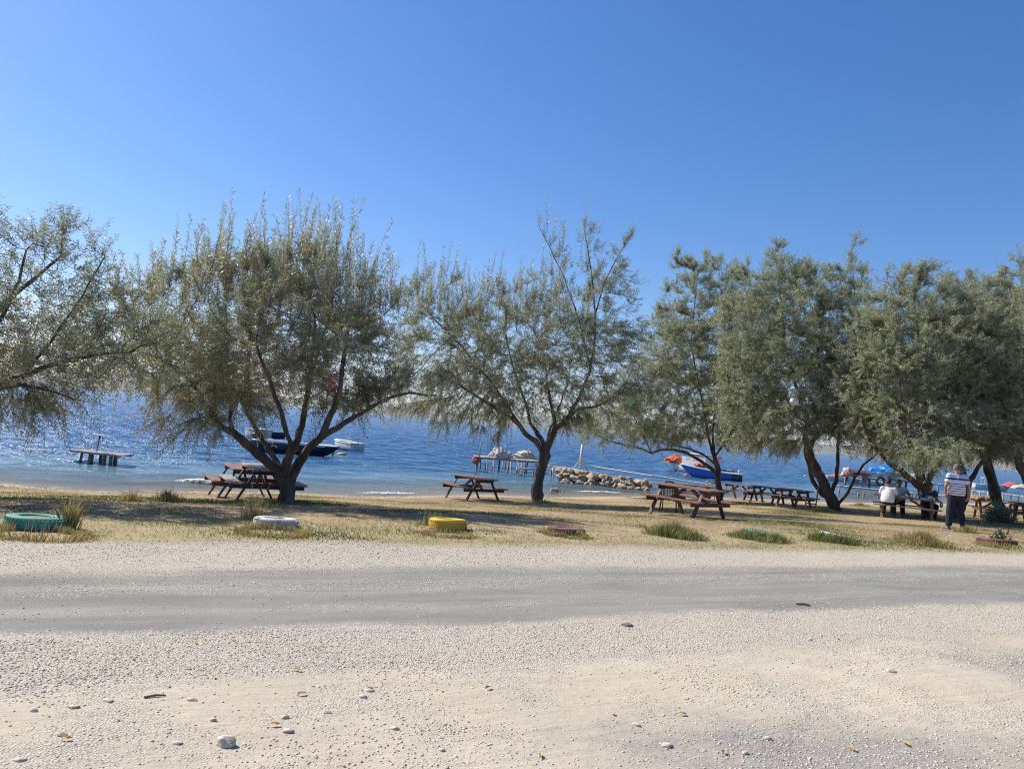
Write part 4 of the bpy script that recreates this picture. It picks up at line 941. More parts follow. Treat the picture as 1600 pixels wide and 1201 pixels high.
t, l = boat(458, 709, 4.75, 1.5, .62, deg(-8), 'dark navy boat with white rim and tilted black outboard behind the forked tree', MT['navy_paint'], MT['white_paint'], MT['white_paint'], bow_rise=.10, rake=.35)
outboard(t, -2.38, .72)
m = MB(); m.box((0.1, -.72, .655), (4.2, .10, .12)); m.box((.1, .72, .655), (4.2, .10, .12)); m.build('side_deck', MT['white_paint'], t, bev=.01)
t, l = boat(407, 686, 2.9, 1.3, .74, deg(-40), 'cream white dinghy floating farthest out behind the navy boat', MT['cream_paint'], MT['white_paint'], MT['cream_paint'], bow_rise=.12, stern=.8)
t, l = boat(424, 684, 2.3, 1.0, .50, deg(20), 'grey blue dinghy nearly hidden behind the cream one', MT['navy_paint'], MT['cream_paint'], MT['cream_paint'], bow_rise=.2)
t, l = boat(541, 702, 3.7, 1.35, .52, deg(-52), 'open white boat with dark red bottom right of the forked tree', MT['white_paint'], MT['white_paint'], MT['cream_paint'], MT['dark_red'], bow_rise=.25)
t.rotation_euler.z = deg(128)
m = MB(); m.tube([(-.4, 0, .2), (-.4, 0, 1.25)], .02, 6); m.build('pole', MT['white_paint'], t, True)
m = MB(); m.box((.3, .25, .42), (.5, .3, .25)); m.ell((-.5, -.1, .40), (.3, .2, .15)); m.build('gear', MT['grey_net'], t, True)
# buoys
p = sea(519, 711); o = MB().lathe([(0.0, -.15), (.08, -.13), (.11, 0), (.11, .18), (.085, .30), (.03, .38), (.0, .385)], n=14).build('mooring_buoy', MT['yellow'], None, True, loc=(p[0], p[1], SEA+.05)); o.rotation_euler = (.15, .2, 0); tag(o, 'upright yellow-green buoy floating between the navy and the white boat', 'buoy')
p = sea(533, 710); o = MB().lathe([(0.0, -.35), (.07, -.30), (.12, 0), (.11, .18), (.0, .45)], n=14).build('mooring_buoy', MT['yellow'], None, True, loc=(p[0], p[1], SEA+.02)); o.rotation_euler = (.2, 1.45, 0); tag(o, 'yellow and black buoy lying flat on the water below the white boat', 'buoy')
# blue boat
t, l = boat(1115, 748, 4.4, 1.5, .55, deg(162), 'bright blue boat with white gunwale and black stern behind the leaning tree', MT['blue_paint'], MT['white_paint'], MT['cream_paint'], MT['dark_red'], MT['navy_paint'], bow_rise=.75, rake=.4)
fc = bpy.data.curves.new('boat_number', 'FONT'); fc.body = '22-07'; fc.size = .26; fc.extrude = .002
tx = bpy.data.objects.new('boat_number', fc); C.objects.link(tx)
dg = bpy.context.evaluated_depsgraph_get(); me = bpy.data.meshes.new_from_object(tx.evaluated_get(dg)); bpy.data.objects.remove(tx)
me.materials.append(simple('green_lettering', (.10, .38, .36), rough=.6)); tx = bpy.data.objects.new('boat_number', me); C.objects.link(tx); tx.parent = t
tx.rotation_euler = (deg(90), 0, deg(180)); tx.location = (-1.42, .775, .22)
m = MB(); m.tube([(-1.9, .1, .3), (-1.93, .1, .95)], [.07, .06], 8); m.build('post', MT['pale_net'], t, True)
m = MB(); m.ell((.9, 0, .62), (.55, .35, .12)); m.ell((.2, .1, .55), (.3, .3, .15)); m.build('folded_net', MT['pale_net'], t, True)
m = MB(); m.tube([(2.5, 0, .85), (3.0, .1, .1), (3.15, .15, -.1)], .012, 5); m.build('mooring_rope', MT['white_paint'], t, True)
m = MB(); m.ell((2.15, .15, .02), (.22, .2, .17)); b_ = m.build('fender', MT['pink_net'], t, True)
# cabin boat behind it
p = sea(1092, 740); t = empty('fishing_boat', (p[0], p[1], SEA), deg(130), 'white cabin fishing boat with dark blue hull moored behind the blue boat', 'boat', 'small boats moored offshore')
bt, l = boat(1092, 740, 6.4, 2.0, .55, deg(130), 'x', MT['white_paint'], MT['navy_paint'], MT['white_paint'], MT['dark_red'], bow_rise=.6, rake=.3)
for ch in list(bt.children): ch.parent = t
bpy.data.objects.remove(bt)
m = MB(); m.box((.2, 0, 1.05), (2.6, 1.3, 1.25)); m.box((.25, 0, 1.75), (2.9, 1.5, .10)); cb = m.build('cabin', MT['white_paint'], t, bev=.03)
m = MB()
for x in (-.6, .1, .8): m.box((x, .653, 1.30), (.42, .012, .36)); m.box((x, -.653, 1.30), (.42, .012, .36))
m.build('window', MT['grey_net'], cb)
m = MB(); m.tube([(-1.6, 0, .5), (-1.75, 0, 2.2)], .03, 6); m.build('mast', MT['white_paint'], t, True)
m = MB(); m.box((-2.1, .2, 1.55), (.45, .01, .32), Matrix.Rotation(.5, 3, 'Y')); m.build('flag', MT['red_plastic'], t)
o = lump('net_pile', MT['orange_net'], None, (.95, .7, .55), 2, .45, 4, loc=(0, 0, 0), freq2=7); mw = Matrix.Translation((p[0], p[1], SEA)) @ Matrix.Rotation(deg(130), 4, 'Z'); o.location = mw @ Vector((2.6, .1, .78)); tag(o, 'bright orange net piled high on the bow of the cabin boat', 'fishing net', 'fishing nets')
o = lump('net_pile', MT['pink_net'], None, (.5, .4, .35), 3, .4, 4, freq2=7); o.location = mw @ Vector((-.7, .98, .62)); tag(o, 'small pink-red net heaped beside the white cabin', 'fishing net', 'fishing nets')
# distant boats
for px, py, L, rz, lb in ((1258, 744, 1.2, 70, 'small pale float drifting on open water left of the twisted tree'),):
    p = sea(px, py); o = MB().ell((0, 0, 0), (.14, .14, .12)).build('mooring_buoy', MT['pale_net'], None, True, loc=(p[0], p[1], SEA+.03)); tag(o, lb, 'buoy')
p = sea(1331, 718); o = MB().ell((0, 0, 0.1), (.42, .42, .38)).build('mooring_buoy', MT['red_plastic'], None, True, loc=(p[0], p[1], SEA+.1)); tag(o, 'red round buoy far out behind the twisted tree stems', 'buoy')

# ------------------------------------------------------------------ centre jetty with nets
a = sea(742, 736); b = sea(905, 752)
t = empty('wooden_jetty', (a[0], a[1], SEA), 0, 'rickety wooden jetty on thin posts carrying heaped nets', 'jetty')
def jp(px, py, z):                     # point of the jetty: above the sea point seen at px
    q = sea(px, py); return Vector((q[0]-a[0], q[1]-a[1], z))
m = MB()
def deck(m, p0, p1, w_, z, n=None, th=.035):
    d = (p1-p0); L = d.length; x = d/L; y = Vector((-x.y, x.x, 0)); n = n or int(L/.17)
    for i in range(n):
        c = p0+d*((i+.5)/n); c = c+Vector((0, 0, z+random.uniform(-.012, .012)))+y*random.uniform(-.05, .05)
        m.box(c, (L/n*.8, w_*random.uniform(.9, 1.08), th), Matrix((x, y, Vector((0, 0, 1)))).transposed())
    for s in (-1, 1): m.bar(p0+y*s*w_*.38+Vector((0, 0, z-.06)), p1+y*s*w_*.38+Vector((0, 0, z-.06)), .06, .08)
deck(m, jp(742, 733, 0), jp(838, 740, 0), 1.7, .80); m.build('net_deck', MT['jetty_wood'], t)
m = MB(); deck(m, jp(838, 741, 0), jp(865, 744, 0), .8, .62); m.build('deck', MT['jetty_wood'], t)
m = MB(); deck(m, jp(862, 745, 0), jp(918, 756, 0), .7, .66); m.build('gangway', MT['white_board'], t)
m = MB(); m.bar(jp(806, 743, .42), jp(868, 747, .50), .12, .09); m.build('rail_beam', MT['white_board'], t)
m = MB(); m.box(jp(870, 747, .60), (.9, .05, .28), Matrix.Rotation(deg(-12), 3, 'Z')); m.build('side_board', MT['pale_net'], t)
for px, py, z, w_, ln, mt in ((744, 736, .78, .075, .02, 'pile_wood'), (758, 735, .74, .05, .03, 'pile_wood'), (762, 737, .74, .045, -.10, 'jetty_wood'), (769, 733, .74, .04, .02, 'jetty_wood'), (772, 738, .74, .045, -.09, 'jetty_wood'),
     (779, 736, .74, .06, .0, 'pile_wood'), (784, 733, .74, .04, .05, 'jetty_wood'), (793, 739, .74, .06, .02, 'pile_wood'), (798, 741, .76, .05, -.05, 'jetty_wood'), (808, 740, .76, .06, 0, 'pile_wood'),
     (810, 743, .74, .05, -.04, 'jetty_wood'), (815, 743, .74, .05, -.05, 'jetty_wood'), (819, 742, .74, .055, 0, 'pile_wood'), (822, 738, .74, .045, .03, 'pile_wood'), (833, 744, .70, .05, -.02, 'pile_wood'),
     (861, 745, .60, .06, -.04, 'pile_wood'), (864, 747, .62, .055, -.06, 'white_board'), (884, 743, .58, .045, 0, 'pile_wood'), (875, 747, .30, .06, 0, 'pile_wood'), (750, 732, .74, .05, 0, 'pile_wood'), (789, 733, .74, .05, 0, 'pile_wood')):
    q = jp(px, py, 0); m = MB(); m.tube([(q.x-ln*1.2, q.y, -1.2), (q.x+ln, q.y, z)], [w_, w_*.85], 7, jit=.3); m.build('post', MT[mt], t, True)
for px, py, z0, z1 in ((747, 734, .8, 1.75), (786, 736, .8, 1.65), (822, 738, .8, 1.45)):
    q = jp(px, py, 0); m = MB(); m.tube([(q.x, q.y, z0), (q.x+.05, q.y, z1)], .045, 6); m.build('upright_post', MT['jetty_wood'], t, True)
m = MB(); q = jp(905, 752, 0)
for dx, dy, w_ in ((-.45, 0, .035), (.45, 0, .035), (0, .3, .05)): m.tube([(q.x+dx, q.y+dy, .62), (q.x+.02, q.y, 1.35), (q.x+.05, q.y, 1.9)], [w_, w_, w_*.6], 6)
m.tube([(q.x-.03, q.y, .62), (q.x+.02, q.y, 2.1)], .075, 8); m.build('tripod_frame', MT['white_board'], t, True)
for px, r3, mt, sd, lb in ((776, (.50, .45, .52), 'grey_net', 11, 'tall pale grey net heap, left of the two big ones on the jetty'), (789, (.40, .4, .33), 'grey_net', 12, 'low grey net heap between the two tall ones on the jetty'),
      (820, (.58, .5, .46), 'pale_net', 13, 'cream coloured net heap, right of the two big ones on the jetty'), (804, (.50, .45, .22), 'grey_net', 15, 'flat grey net spread against the cream heap on the jetty'),
      (743, (.24, .24, .22), 'pink_net', 14, 'pink-red float bundle hanging at the outer jetty end'), (832, (.30, .3, .14), 'pale_net', 18, 'small low net beside the cream heap at the landward end')):
    q = jp(px, 736, .84); o = lump('net_pile', MT[mt], None, r3, sd, .38, 3.2, loc=(q.x+a[0], q.y+a[1], SEA+(.84 if px != 743 else .66)), half=px != 743, freq2=7); tag(o, lb, 'fishing net', 'fishing nets')

# ------------------------------------------------------------------ boulder breakwater
A0 = sea(872, 752); B0 = sea(1012, 765); dv = np.array([B0[0]-A0[0], B0[1]-A0[1], 0]); Lb = np.linalg.norm(dv); ub = dv/Lb; nb_ = np.array([-ub[1], ub[0], 0])
protos = []
def rock_mesh(seed, sub=3):
    bm = bmesh.new(); bmesh.ops.create_icosphere(bm, subdivisions=sub, radius=1); r_ = random.Random(seed)
    cuts = [(Vector((r_.gauss(0, 1), r_.gauss(0, 1), r_.gauss(0, 1))).normalized(), r_.uniform(.55, .9)) for _ in range(9)]
    for v in bm.verts:
        c = v.co.copy()
        for n_, d_ in cuts:
            q = c.dot(n_)
            if q > d_: c -= n_*(q-d_)*.92
        c *= 1+.10*mnoise.noise(c*2.2+Vector((seed, 0, 0)))+.04*mnoise.noise(c*7+Vector((seed, 3, 0)))
        v.co = c
    me = bpy.data.meshes.new('boulder'); bm.to_mesh(me); bm.free(); me.polygons.foreach_set('use_smooth', [True]*len(me.polygons)); return me
rmesh = []
for i in range(12):
    me = rock_mesh(i+3); me.materials.append(MT[('rock', 'rock_grey', 'rock', 'rock_tan')[i % 4]]); rmesh.append(me)
for k in range(285):
    s = random.random(); W0 = 1.0*(1-.25*s); cr = random.uniform(-1, 1)
    hmax = .80*(1-.35*s)*(1-abs(cr)**1.6); z = hmax*random.uniform(.45, 1.0)
    c = A0+dv*s+nb_*cr*W0; r_ = random.uniform(.11, .225)
    if random.random() < .10: r_ *= 1.3
    o = bpy.data.objects.new('boulder', random.choice(rmesh)); C.objects.link(o); o.location = (c[0], c[1], SEA-.05+z); o.scale = (r_*random.uniform(.9, 1.5), r_*random.uniform(.8, 1.2), r_*random.uniform(.65, 1)); o.rotation_euler = (random.uniform(-.4, .4), random.uniform(-.4, .4), random.uniform(0, 6))
    tag(o, '%s %s boulder %s of the breakwater, %s' % ('large' if r_ > .20 else 'mid-sized' if r_ > .15 else 'small', {'rock': 'pale', 'rock_tan': 'tan', 'rock_grey': 'grey'}[{MT[q_].name: q_ for q_ in ('rock', 'rock_tan', 'rock_grey')}[o.data.materials[0].name]], 'on the crest' if z > .42 else 'halfway up' if z > .2 else 'at the foot', 'at its jetty end' if s < .2 else 'left of its middle' if s < .45 else 'right of its middle' if s < .7 else 'near its beach end'), 'boulder', 'boulders of the breakwater')
m = MB(); 
o = lump('rubble', MT['rock_grey'], None, (Lb/2, .9, .30), 6, .15, 4, loc=(A0[0]+dv[0]/2, A0[1]+dv[1]/2, SEA-.1)); o.rotation_euler.z = math.atan2(ub[1], ub[0]); tag(o, 'grey rubble core under the breakwater boulders', 'rubble', kind='stuff')
m = MB()
p0, p1 = sea(925, 752), sea(1120, 775); p0 = Vector((p0[0], p0[1], SEA+.86)); p1 = Vector((p1[0], p1[1], SEA+.55))
q0 = p0.lerp(p1, .5)
m.bar(p0, q0, .5, .06); m.bar(q0+Vector((0, 0, .03)), p1, .28, .05); o = m.build('plank_walkway', MT['white_board'], None); tag(o, 'long pale plank walkway laid on top of the boulder breakwater', 'walkway')

# ------------------------------------------------------------------ right hand pier, boats and tarp
a2 = sea(1300, 768); t = empty('wooden_pier', (a2[0], a2[1], SEA), 0, 'pale low board pier seen between the twisted tree and the seated men', 'pier')
def j2(px, py, z): q = sea(px, py); return Vector((q[0]-a2[0], q[1]-a2[1], z))
m = MB(); deck(m, j2(1306, 769, 0), j2(1480, 786, 0), .9, .52, 50); m.build('deck', MT['jetty_wood'], t)
m = MB(); m.bar(j2(1336, 776, .44), j2(1372, 780, .44), .08, .22); m.bar(j2(1374, 780, .46), j2(1420, 785, .46), .08, .20); m.build('side_board', MT['white_board'], t)
for px, py in ((1311, 771), (1341, 776), (1349, 777), (1372, 778), (1400, 782), (1430, 784), (1460, 786)):
    q = j2(px, py, 0); m = MB(); m.tube([(q.x, q.y, -1), (q.x, q.y, .48)], .07, 7); m.build('post', MT['pile_wood'], t, True)
a3 = sea(1310, 753); t3 = empty('wooden_pier', (a3[0], a3[1], SEA), 0, 'farther pier stacked with old planks under the blue tarpaulin', 'pier')
def j3(px, py, z): q = sea(px, py); return Vector((q[0]-a3[0], q[1]-a3[1], z))
m = MB(); deck(m, j3(1315, 756, 0), j3(1470, 770, 0), 1.2, .85, 50); m.build('deck', MT['jetty_wood'], t3)
for px in (1320, 1348, 1358, 1390, 1415, 1440, 1465):
    q = j3(px, 757+(px-1315)*.09, 0); m = MB(); m.tube([(q.x, q.y, -1), (q.x, q.y, .8)], .09, 7); m.build('post', MT['pile_wood'] if px != 1348 else MT['white_board'], t3, True)
for k, (x0, x1, z, mt, lb) in enumerate(((1318, 1356, 1.35, 'pink_net', 'reddish brown plank stack at the left end of the far pier'), (1330, 1400, 1.10, 'jetty_wood', 'long pale planks stacked low on the far pier'), (1345, 1410, 1.55, 'pale_net', 'upper stack of grey planks under the tarpaulin'))):
    m = MB(); 
    for i in range(5): 
        A_ = j3(x0+random.uniform(-3, 3), 757+(x0-1315)*.09, z-.25+.10*i)+Vector((a3[0], a3[1], SEA)); B_ = j3(x1+random.uniform(-3, 3), 757+(x1-1315)*.09, z-.25+.10*i)+Vector((a3[0], a3[1], SEA)); m.bar(A_, B_, .5-.05*i, .05)
    m.bar(A_+Vector((0, 0, -.85)), A_.lerp(B_, .15)+Vector((0, 0, -.85)), .4, .5); m.bar(A_.lerp(B_, .85)+Vector((0, 0, -.85)), B_+Vector((0, 0, -.85)), .4, .5)
    o = m.build('plank_stack', MT[mt], None); tag(o, lb, 'planks')
q = j3(1389, 763, 1.6); o = lump('tarpaulin', MT['tarp_blue'], None, (1.15, .8, .75), 9, .30, 3, loc=(q.x+a3[0], q.y+a3[1], SEA+1.45)); tag(o, 'bright blue tarpaulin draped over a heap behind the seated men', 'tarpaulin')
q = j3(1367, 763, 1.6); o = lump('tarpaulin', MT['tarp_blue'], None, (.75, .6, .35), 19, .30, 3, loc=(q.x+a3[0], q.y+a3[1], SEA+1.62)); tag(o, 'low flap of blue tarpaulin left of the big heap', 'tarpaulin')
q = j3(1416, 766, 1.2); o = lump('net_pile', MT['pale_net'], None, (1.5, .8, .75), 31, .35, 3, loc=(q.x+a3[0], q.y+a3[1], SEA+.9)); tag(o, 'pale net heap on the far pier right of the tarpaulin', 'fishing net', 'fishing nets')
q = j3(1323, 757, 1.2); o = lump('net_pile', MT['grey_net'], None, (.55, .5, .7), 32, .3, 3, loc=(q.x+a3[0], q.y+a3[1], SEA+.9)); tag(o, 'white bundle at the left end of the far pier', 'fishing net', 'fishing nets')
t, l = boat(1327, 753, 5.0, 1.5, .45, deg(-6), 'boat with orange nets lying along the far pier', MT['white_paint'], MT['white_paint'], MT['pale_net'], bow_rise=.3, rake=.4)
p = sea(1322, 752); o = lump('net_pile', MT['orange_net'], None, (2.0, .6, .42), 37, .35, 4, loc=(p[0]+.1, p[1], SEA+.35)); tag(o, 'long orange net laid in the boat by the far pier', 'fishing net', 'fishing nets')
t, l = boat(1352, 757, 3.4, 1.2, .42, deg(172), 'small white boat with pointed bow moored under the far pier', MT['white_paint'], MT['white_paint'], MT['cream_paint'], MT['navy_paint'], bow_rise=.5, rake=.4)
p = sea(1366, 768); pz = SEA+.98
t = tyre((p[0], p[1]-.8, pz), .42, .20, 'dark tyre hung upright from the pier left of the white-shirted man', MT['black'], fill=0); t['group'] = 'tyres hung as fenders'; t.rotation_euler = (deg(90), 0, .2); t.location.z = SEA+.95
# distant landing at the right edge
a4 = sea(1575, 765); t = empty('wooden_pier', (a4[0], a4[1], SEA), 0, 'boarded landing with white rails far right beyond the straight-trunked tree', 'pier')
def j4(px, py, z): q = sea(px, py); return Vector((q[0]-a4[0], q[1]-a4[1], z))
m = MB(); deck(m, j4(1490, 772, 0), j4(1640, 790, 0), 1.0, .60, 40); m.build('deck', MT['white_board'], t)
for px in range(1495, 1640, 12):
    q = j4(px, 773+(px-1490)*.11, 0); m = MB(); m.tube([(q.x, q.y, -1), (q.x, q.y, .62)], .06, 6); m.build('post', MT['jetty_wood'], t, True)
p = sea(1580, 768)
o = lump('net_pile', MT['pink_net'], None, (.9, .8, .6), 41, .3, 3, loc=(p[0], p[1], SEA+.65)); tag(o, 'pink-red net heap on the landing right of the straight trunk', 'fishing net', 'fishing nets')
p = sea(1593, 771); o = lump('net_pile', MT['pale_net'], None, (1.5, .9, .5), 42, .3, 3, loc=(p[0]+.5, p[1], SEA+.65)); tag(o, 'long pale net heap on the landing at the right edge', 'fishing net', 'fishing nets')
t, l = boat(1548, 765, 4.2, 1.5, .6, deg(-10), 'white boat tied up behind the straight tree trunk at right', MT['white_paint'], MT['white_paint'], MT['cream_paint'], bow_rise=.4)
m = MB(); m.box((-.3, 0, 1.5), (1.6, 1.2, .07)); 
for x, y in ((-1, -.5), (-1, .5), (.4, -.5), (.4, .5)): m.bar((x, y, .4), (x, y, 1.5), .05, .05)
m.build('canopy', MT['white_paint'], t)

# ------------------------------------------------------------------ people
def organic(name, prims, m, parent, voxel=.008, smooth=4):
    s = MB()
    for q in prims:
        if q[0] == 'c':                                       # tapered limb with round ends
            _, a, b, ra, rb = q[:5]; s.tube([a, b], [ra, rb], 14); s.ell(a, ra); s.ell(b, rb)
        elif q[0] == 't': s.tube(q[1], q[2], 20, flat=q[3] if len(q) > 3 else 1.0)   # tube with flat ends
        elif q[0] == 'e': s.ell(q[1], q[2], q[3] if len(q) > 3 else None, 20, 14)
    me = bpy.data.meshes.new(name+'_src'); me.from_pydata(s.v, [], s.f); bm = bmesh.new(); bm.from_mesh(me); bmesh.ops.recalc_face_normals(bm, faces=bm.faces); bm.to_mesh(me); bm.free()
    o = bpy.data.objects.new(name+'_src', me); C.objects.link(o)
    r_ = o.modifiers.new('r', 'REMESH'); r_.mode = 'VOXEL'; r_.voxel_size = voxel; r_.use_smooth_shade = True
    k = o.modifiers.new('s', 'SMOOTH'); k.iterations = smooth; k.factor = .5
    dg = bpy.context.evaluated_depsgraph_get(); out = bpy.data.meshes.new_from_object(o.evaluated_get(dg)); bpy.data.objects.remove(o)
    out.materials.clear(); out.materials.append(m); out.name = name; out.polygons.foreach_set('use_smooth', [True]*len(out.polygons))
    n = bpy.data.objects.new(name, out); C.objects.link(n); n.parent = parent
    return n
def hand(pr, wr, d, nrm, side, curl=.5):
    wr = Vector(wr); d = Vector(d).normalized(); nrm = Vector(nrm); nrm = (nrm-d*nrm.dot(d)).normalized(); lat = d.cross(nrm)*side
    M_ = Matrix((lat, nrm, d)).transposed(); pr.append(('e', wr+d*.05, (.042, .016, .055), M_))
    for k, L in enumerate((.066, .080, .075, .058)):
        b = wr+d*.088+lat*(.030-.020*k); m_ = b+(d*math.cos(curl*.6)+nrm*math.sin(curl*.6))*L*.55; e = m_+(d*math.cos(curl*1.5)+nrm*math.sin(curl*1.5))*L*.5
        pr.append(('c', b, m_, .0105, .0095)); pr.append(('c', m_, e, .0095, .008))
    b = wr+d*.03+lat*.035; m_ = b+(d*.6+lat*.6+nrm*.35).normalized()*.045; e = m_+(d*.9+lat*.15+nrm*.3).normalized()*.035
    pr.append(('c', b, m_, .013, .011)); pr.append(('c', m_, e, .011, .009))
def person(loc, rz, label, J, shirt, pants, shoes, hair, belly=1.0, glasses=False, sleeve=.62):
    """J: joint positions, local frame, the person faces +y"""
    t = empty('person', loc, rz, label, 'person'); V = {k: Vector(v) for k, v in J.items()}
    hd = V['head']; fc = Vector(J.get('face', (0, 1, -.05))).normalized(); rt = fc.cross(Vector((0, 0, 1))).normalized(); up = rt.cross(fc); HM = Matrix((rt, fc, up)).transposed()
    H_ = lambda x, y, z: hd+HM @ Vector((x, y, z))
    pr = []; pel, chest, neck = V['pelvis'], V['chest'], V['neck']; mid = (pel+chest)/2
    pr.append(('t', [pel+Vector((0, 0, -.06)), pel, mid, chest, chest+(neck-chest)*.6], [.105, .125*belly, .13*belly, .125, .07], 1.35))
    pr += [('c', chest+(neck-chest)*.5, neck+(hd-neck)*.5, .065, .058)]
    for s in 'LR':
        sg = -1 if s == 'L' else 1
        sh, el, wr, hp, kn, an = (V[s+k] for k in ('sh', 'el', 'wr', 'hip', 'kn', 'an'))
        pr += [('c', neck-Vector((0, 0, .05)), sh, .055, .066), ('c', sh, el, .058, .043), ('c', el, wr, .043, .028), ('c', hp, kn, .092, .062), ('c', kn, an, .060, .040), ('c', an, an+Vector((0, .10, -.045)), .04, .03)]
        hand(pr, wr, V.get(s+'hd', wr-el), J.get(s+'hn', (-sg, .3, 0)), sg*(-1), J.get('curl', .5))
    pr += [('e', hd, (.076, .095, .112), HM), ('e', H_(0, .022, -.06), (.056, .066, .058), HM), ('e', H_(0, .098, -.018), (.013, .020, .026), HM), ('e', H_(0, .082, -.095), (.026, .018, .018), HM)]
    for sx in (-1, 1): pr.append(('e', H_(sx*.078, -.005, -.015), (.012, .022, .032), HM))
    body = organic('body', pr, MT['skin'], t, .0085, 3)
    # clothes
    b_ = belly
    sp = [('t', [pel+Vector((0, 0, -.05)), pel+(mid-pel)*.3, mid, chest, chest+(neck-chest)*.62, chest+(neck-chest)*.86], [.135*b_, .148*b_, .148*b_, .143, .095, .062], 1.36)]
    for s in 'LR':
        sh, el = V[s+'sh'], V[s+'el']; sp += [('c', chest+(neck-chest)*.55, sh, .082, .080), ('e', sh, .082), ('t', [sh, sh+(el-sh)*sleeve], [.079, .070])]
    organic('shirt', sp, shirt, t, .012, 6)
    o = MB().tube([chest+(neck-chest)*.80, chest+(neck-chest)*.95], [.072, .070], 16).build('collar', shirt, t, True)
    tp = [('t', [pel+Vector((0, 0, .05)), pel+Vector((0, 0, -.06))], [.128*b_, .125], 1.35)]
    for s in 'LR':
        hp, kn, an = V[s+'hip'], V[s+'kn'], V[s+'an']; tp += [('c', hp, kn, .112, .090), ('t', [kn, kn+(an-kn)*.5, an+(kn-an)*.06], [.089, .082, .078]), ('e', pel+(hp-pel)*.6-Vector((0, 0, .03)), (.11, .12, .10))]
    organic('trousers', tp, pants, t, .012, 4)
    for s in 'LR':
        an = V[s+'an']; fd = Vector(J.get(s+'ft', (0, 1, 0))).normalized(); rr = fd.cross(Vector((0, 0, 1))).normalized(); M_ = Matrix((rr, fd, rr.cross(fd))).transposed()
        s_ = [('e', an+fd*.06+Vector((0, 0, -.055)), (.046, .135, .040), M_), ('c', an+Vector((0, 0, .0)), an+Vector((0, 0, -.05)), .050, .048)]
        sh_ = organic('shoe', s_, shoes, t, .010, 3); MB().box(an+fd*.055+Vector((0, 0, -.082)), (.088, .265, .02), M_).build('sole', MT['white_plastic'] if shoes == MT['shoe_grey'] else MT['black'], sh_, bev=.006)
    # hair: a cap over the skull, cut at the hairline
    bm = bmesh.new(); bmesh.ops.create_icosphere(bm, subdivisions=4, radius=1)
    for v in bm.verts: c = v.co; k_ = 1+.03*mnoise.noise(c*9); v.co = Vector((c.x*.083*k_, c.y*.103*k_-.006, c.z*.116*k_+.004))
    bmesh.ops.delete(bm, geom=[v for v in bm.verts if (v.co.z < -.02-(-v.co.y)*.45 and v.co.y < .02) or (v.co.y > .0 and v.co.z < .02+v.co.y*.62)], context='VERTS')
    for v in bm.verts: v.co = hd+HM @ v.co
    me = bpy.data.meshes.new('hair'); bm.to_mesh(me); bm.free(); me.materials.append(hair); h_ = bpy.data.objects.new('hair', me); C.objects.link(h_); h_.parent = t; me.polygons.foreach_set('use_smooth', [True]*len(me.polygons))
    if glasses:
        m = MB()
        for sx in (-1, 1): m.ell(H_(sx*.032, .092, .012), (.026, .008, .019), HM); m.bar(H_(sx*.055, .088, .018), H_(sx*.080, .0, .012), .004, .008)
        m.bar(H_(-.01, .10, .018), H_(.01, .10, .018), .004, .006); m.build('sunglasses', MT['black'], t, True)
    else:
        for sx in (-1, 1): MB().ell(H_(sx*.030, .086, .010), (.012, .007, .006), HM).build('eye', MT['hair_dark'], t, True)
    MB().ell(H_(0, .090, -.062), (.022, .006, .005), HM).build('mouth', MT['dark_red'], t, True)
    for sx in (-1, 1): MB().ell(H_(sx*.030, .090, .030), (.017, .005, .004), HM).build('eyebrow', hair, t, True)
    return t
p = gp(1491, 829)
person(p, deg(-6), 'standing man seen from behind in white polo with navy stripes and dark jeans',
  dict(pelvis=(0, 0, .98), chest=(0, .01, 1.30), neck=(0, 0, 1.50), head=(-.01, .03, 1.655), face=(-.25, 1, -.15),
       Lsh=(-.20, 0, 1.43), Lel=(-.29, -.05, 1.17), Lwr=(-.255, .03, .97), Rsh=(.20, 0, 1.43), Rel=(.30, -.03, 1.16), Rwr=(.335, .07, .93), Lhn=(1, .2, 0), Rhn=(-.6, .8, 0),
       Lhip=(-.10, 0, .93), Lkn=(-.13, .03, .50), Lan=(-.15, 0, .10), Lft=(-.9, .5, 0), Rhip=(.10, 0, .93), Rkn=(.15, .05, .51), Ran=(.19, -.10, .13), Rft=(.25, 1, -.45)),
  MT['polo'], MT['jeans'], MT['shoe_grey'], MT['hair_grey'], belly=1.12, sleeve=.66)
SZ = .47
def sit(loc_xy, rz, label, lean, arms, face, shirt, pants, shoes, hair, feet, **k):
    dy, = lean,
    J = dict(pelvis=(0, 0, SZ+.12), chest=(0, lean*.55, SZ+.42), neck=(0, lean*.95, SZ+.61), head=(0, lean*1.15+.02, SZ+.76), face=face,
       Lhip=(-.10, .02, SZ+.09), Rhip=(.10, .02, SZ+.09), Lkn=(-.15, .44, SZ+.06), Rkn=(.15, .44, SZ+.06), Lan=feet[0], Ran=feet[1], **arms)
    for s in 'LR': J[s+'sh'] = ((-.19 if s == 'L' else .19), lean*.85, SZ+.54)
    return person(loc_xy, rz, label, J, shirt, pants, shoes, hair, **k)
def tg(x, y): return onpt((TG[0], TG[1], TG[2]), RG, x, y, 0)
q = tg(-.62, -.70)
sit(q, RG-deg(8), 'man in white shirt seated on the near bench with his back to us', .10,
    dict(Lel=(-.27, .20, SZ+.30), Lwr=(-.12, .40, SZ+.34), Rel=(.26, .24, SZ+.32), Rwr=(.16, .46, SZ+.35), Lhn=(0, 0, -1), Rhn=(0, 0, -1)), (.35, 1, -.1), MT['shirt_white'], MT['trousers'], MT['shoe_black'], MT['hair_dark'], ((-.16, .34, .10), (.20, .22, .10)), belly=1.12, sleeve=.75)
q = tg(-.22, .68)
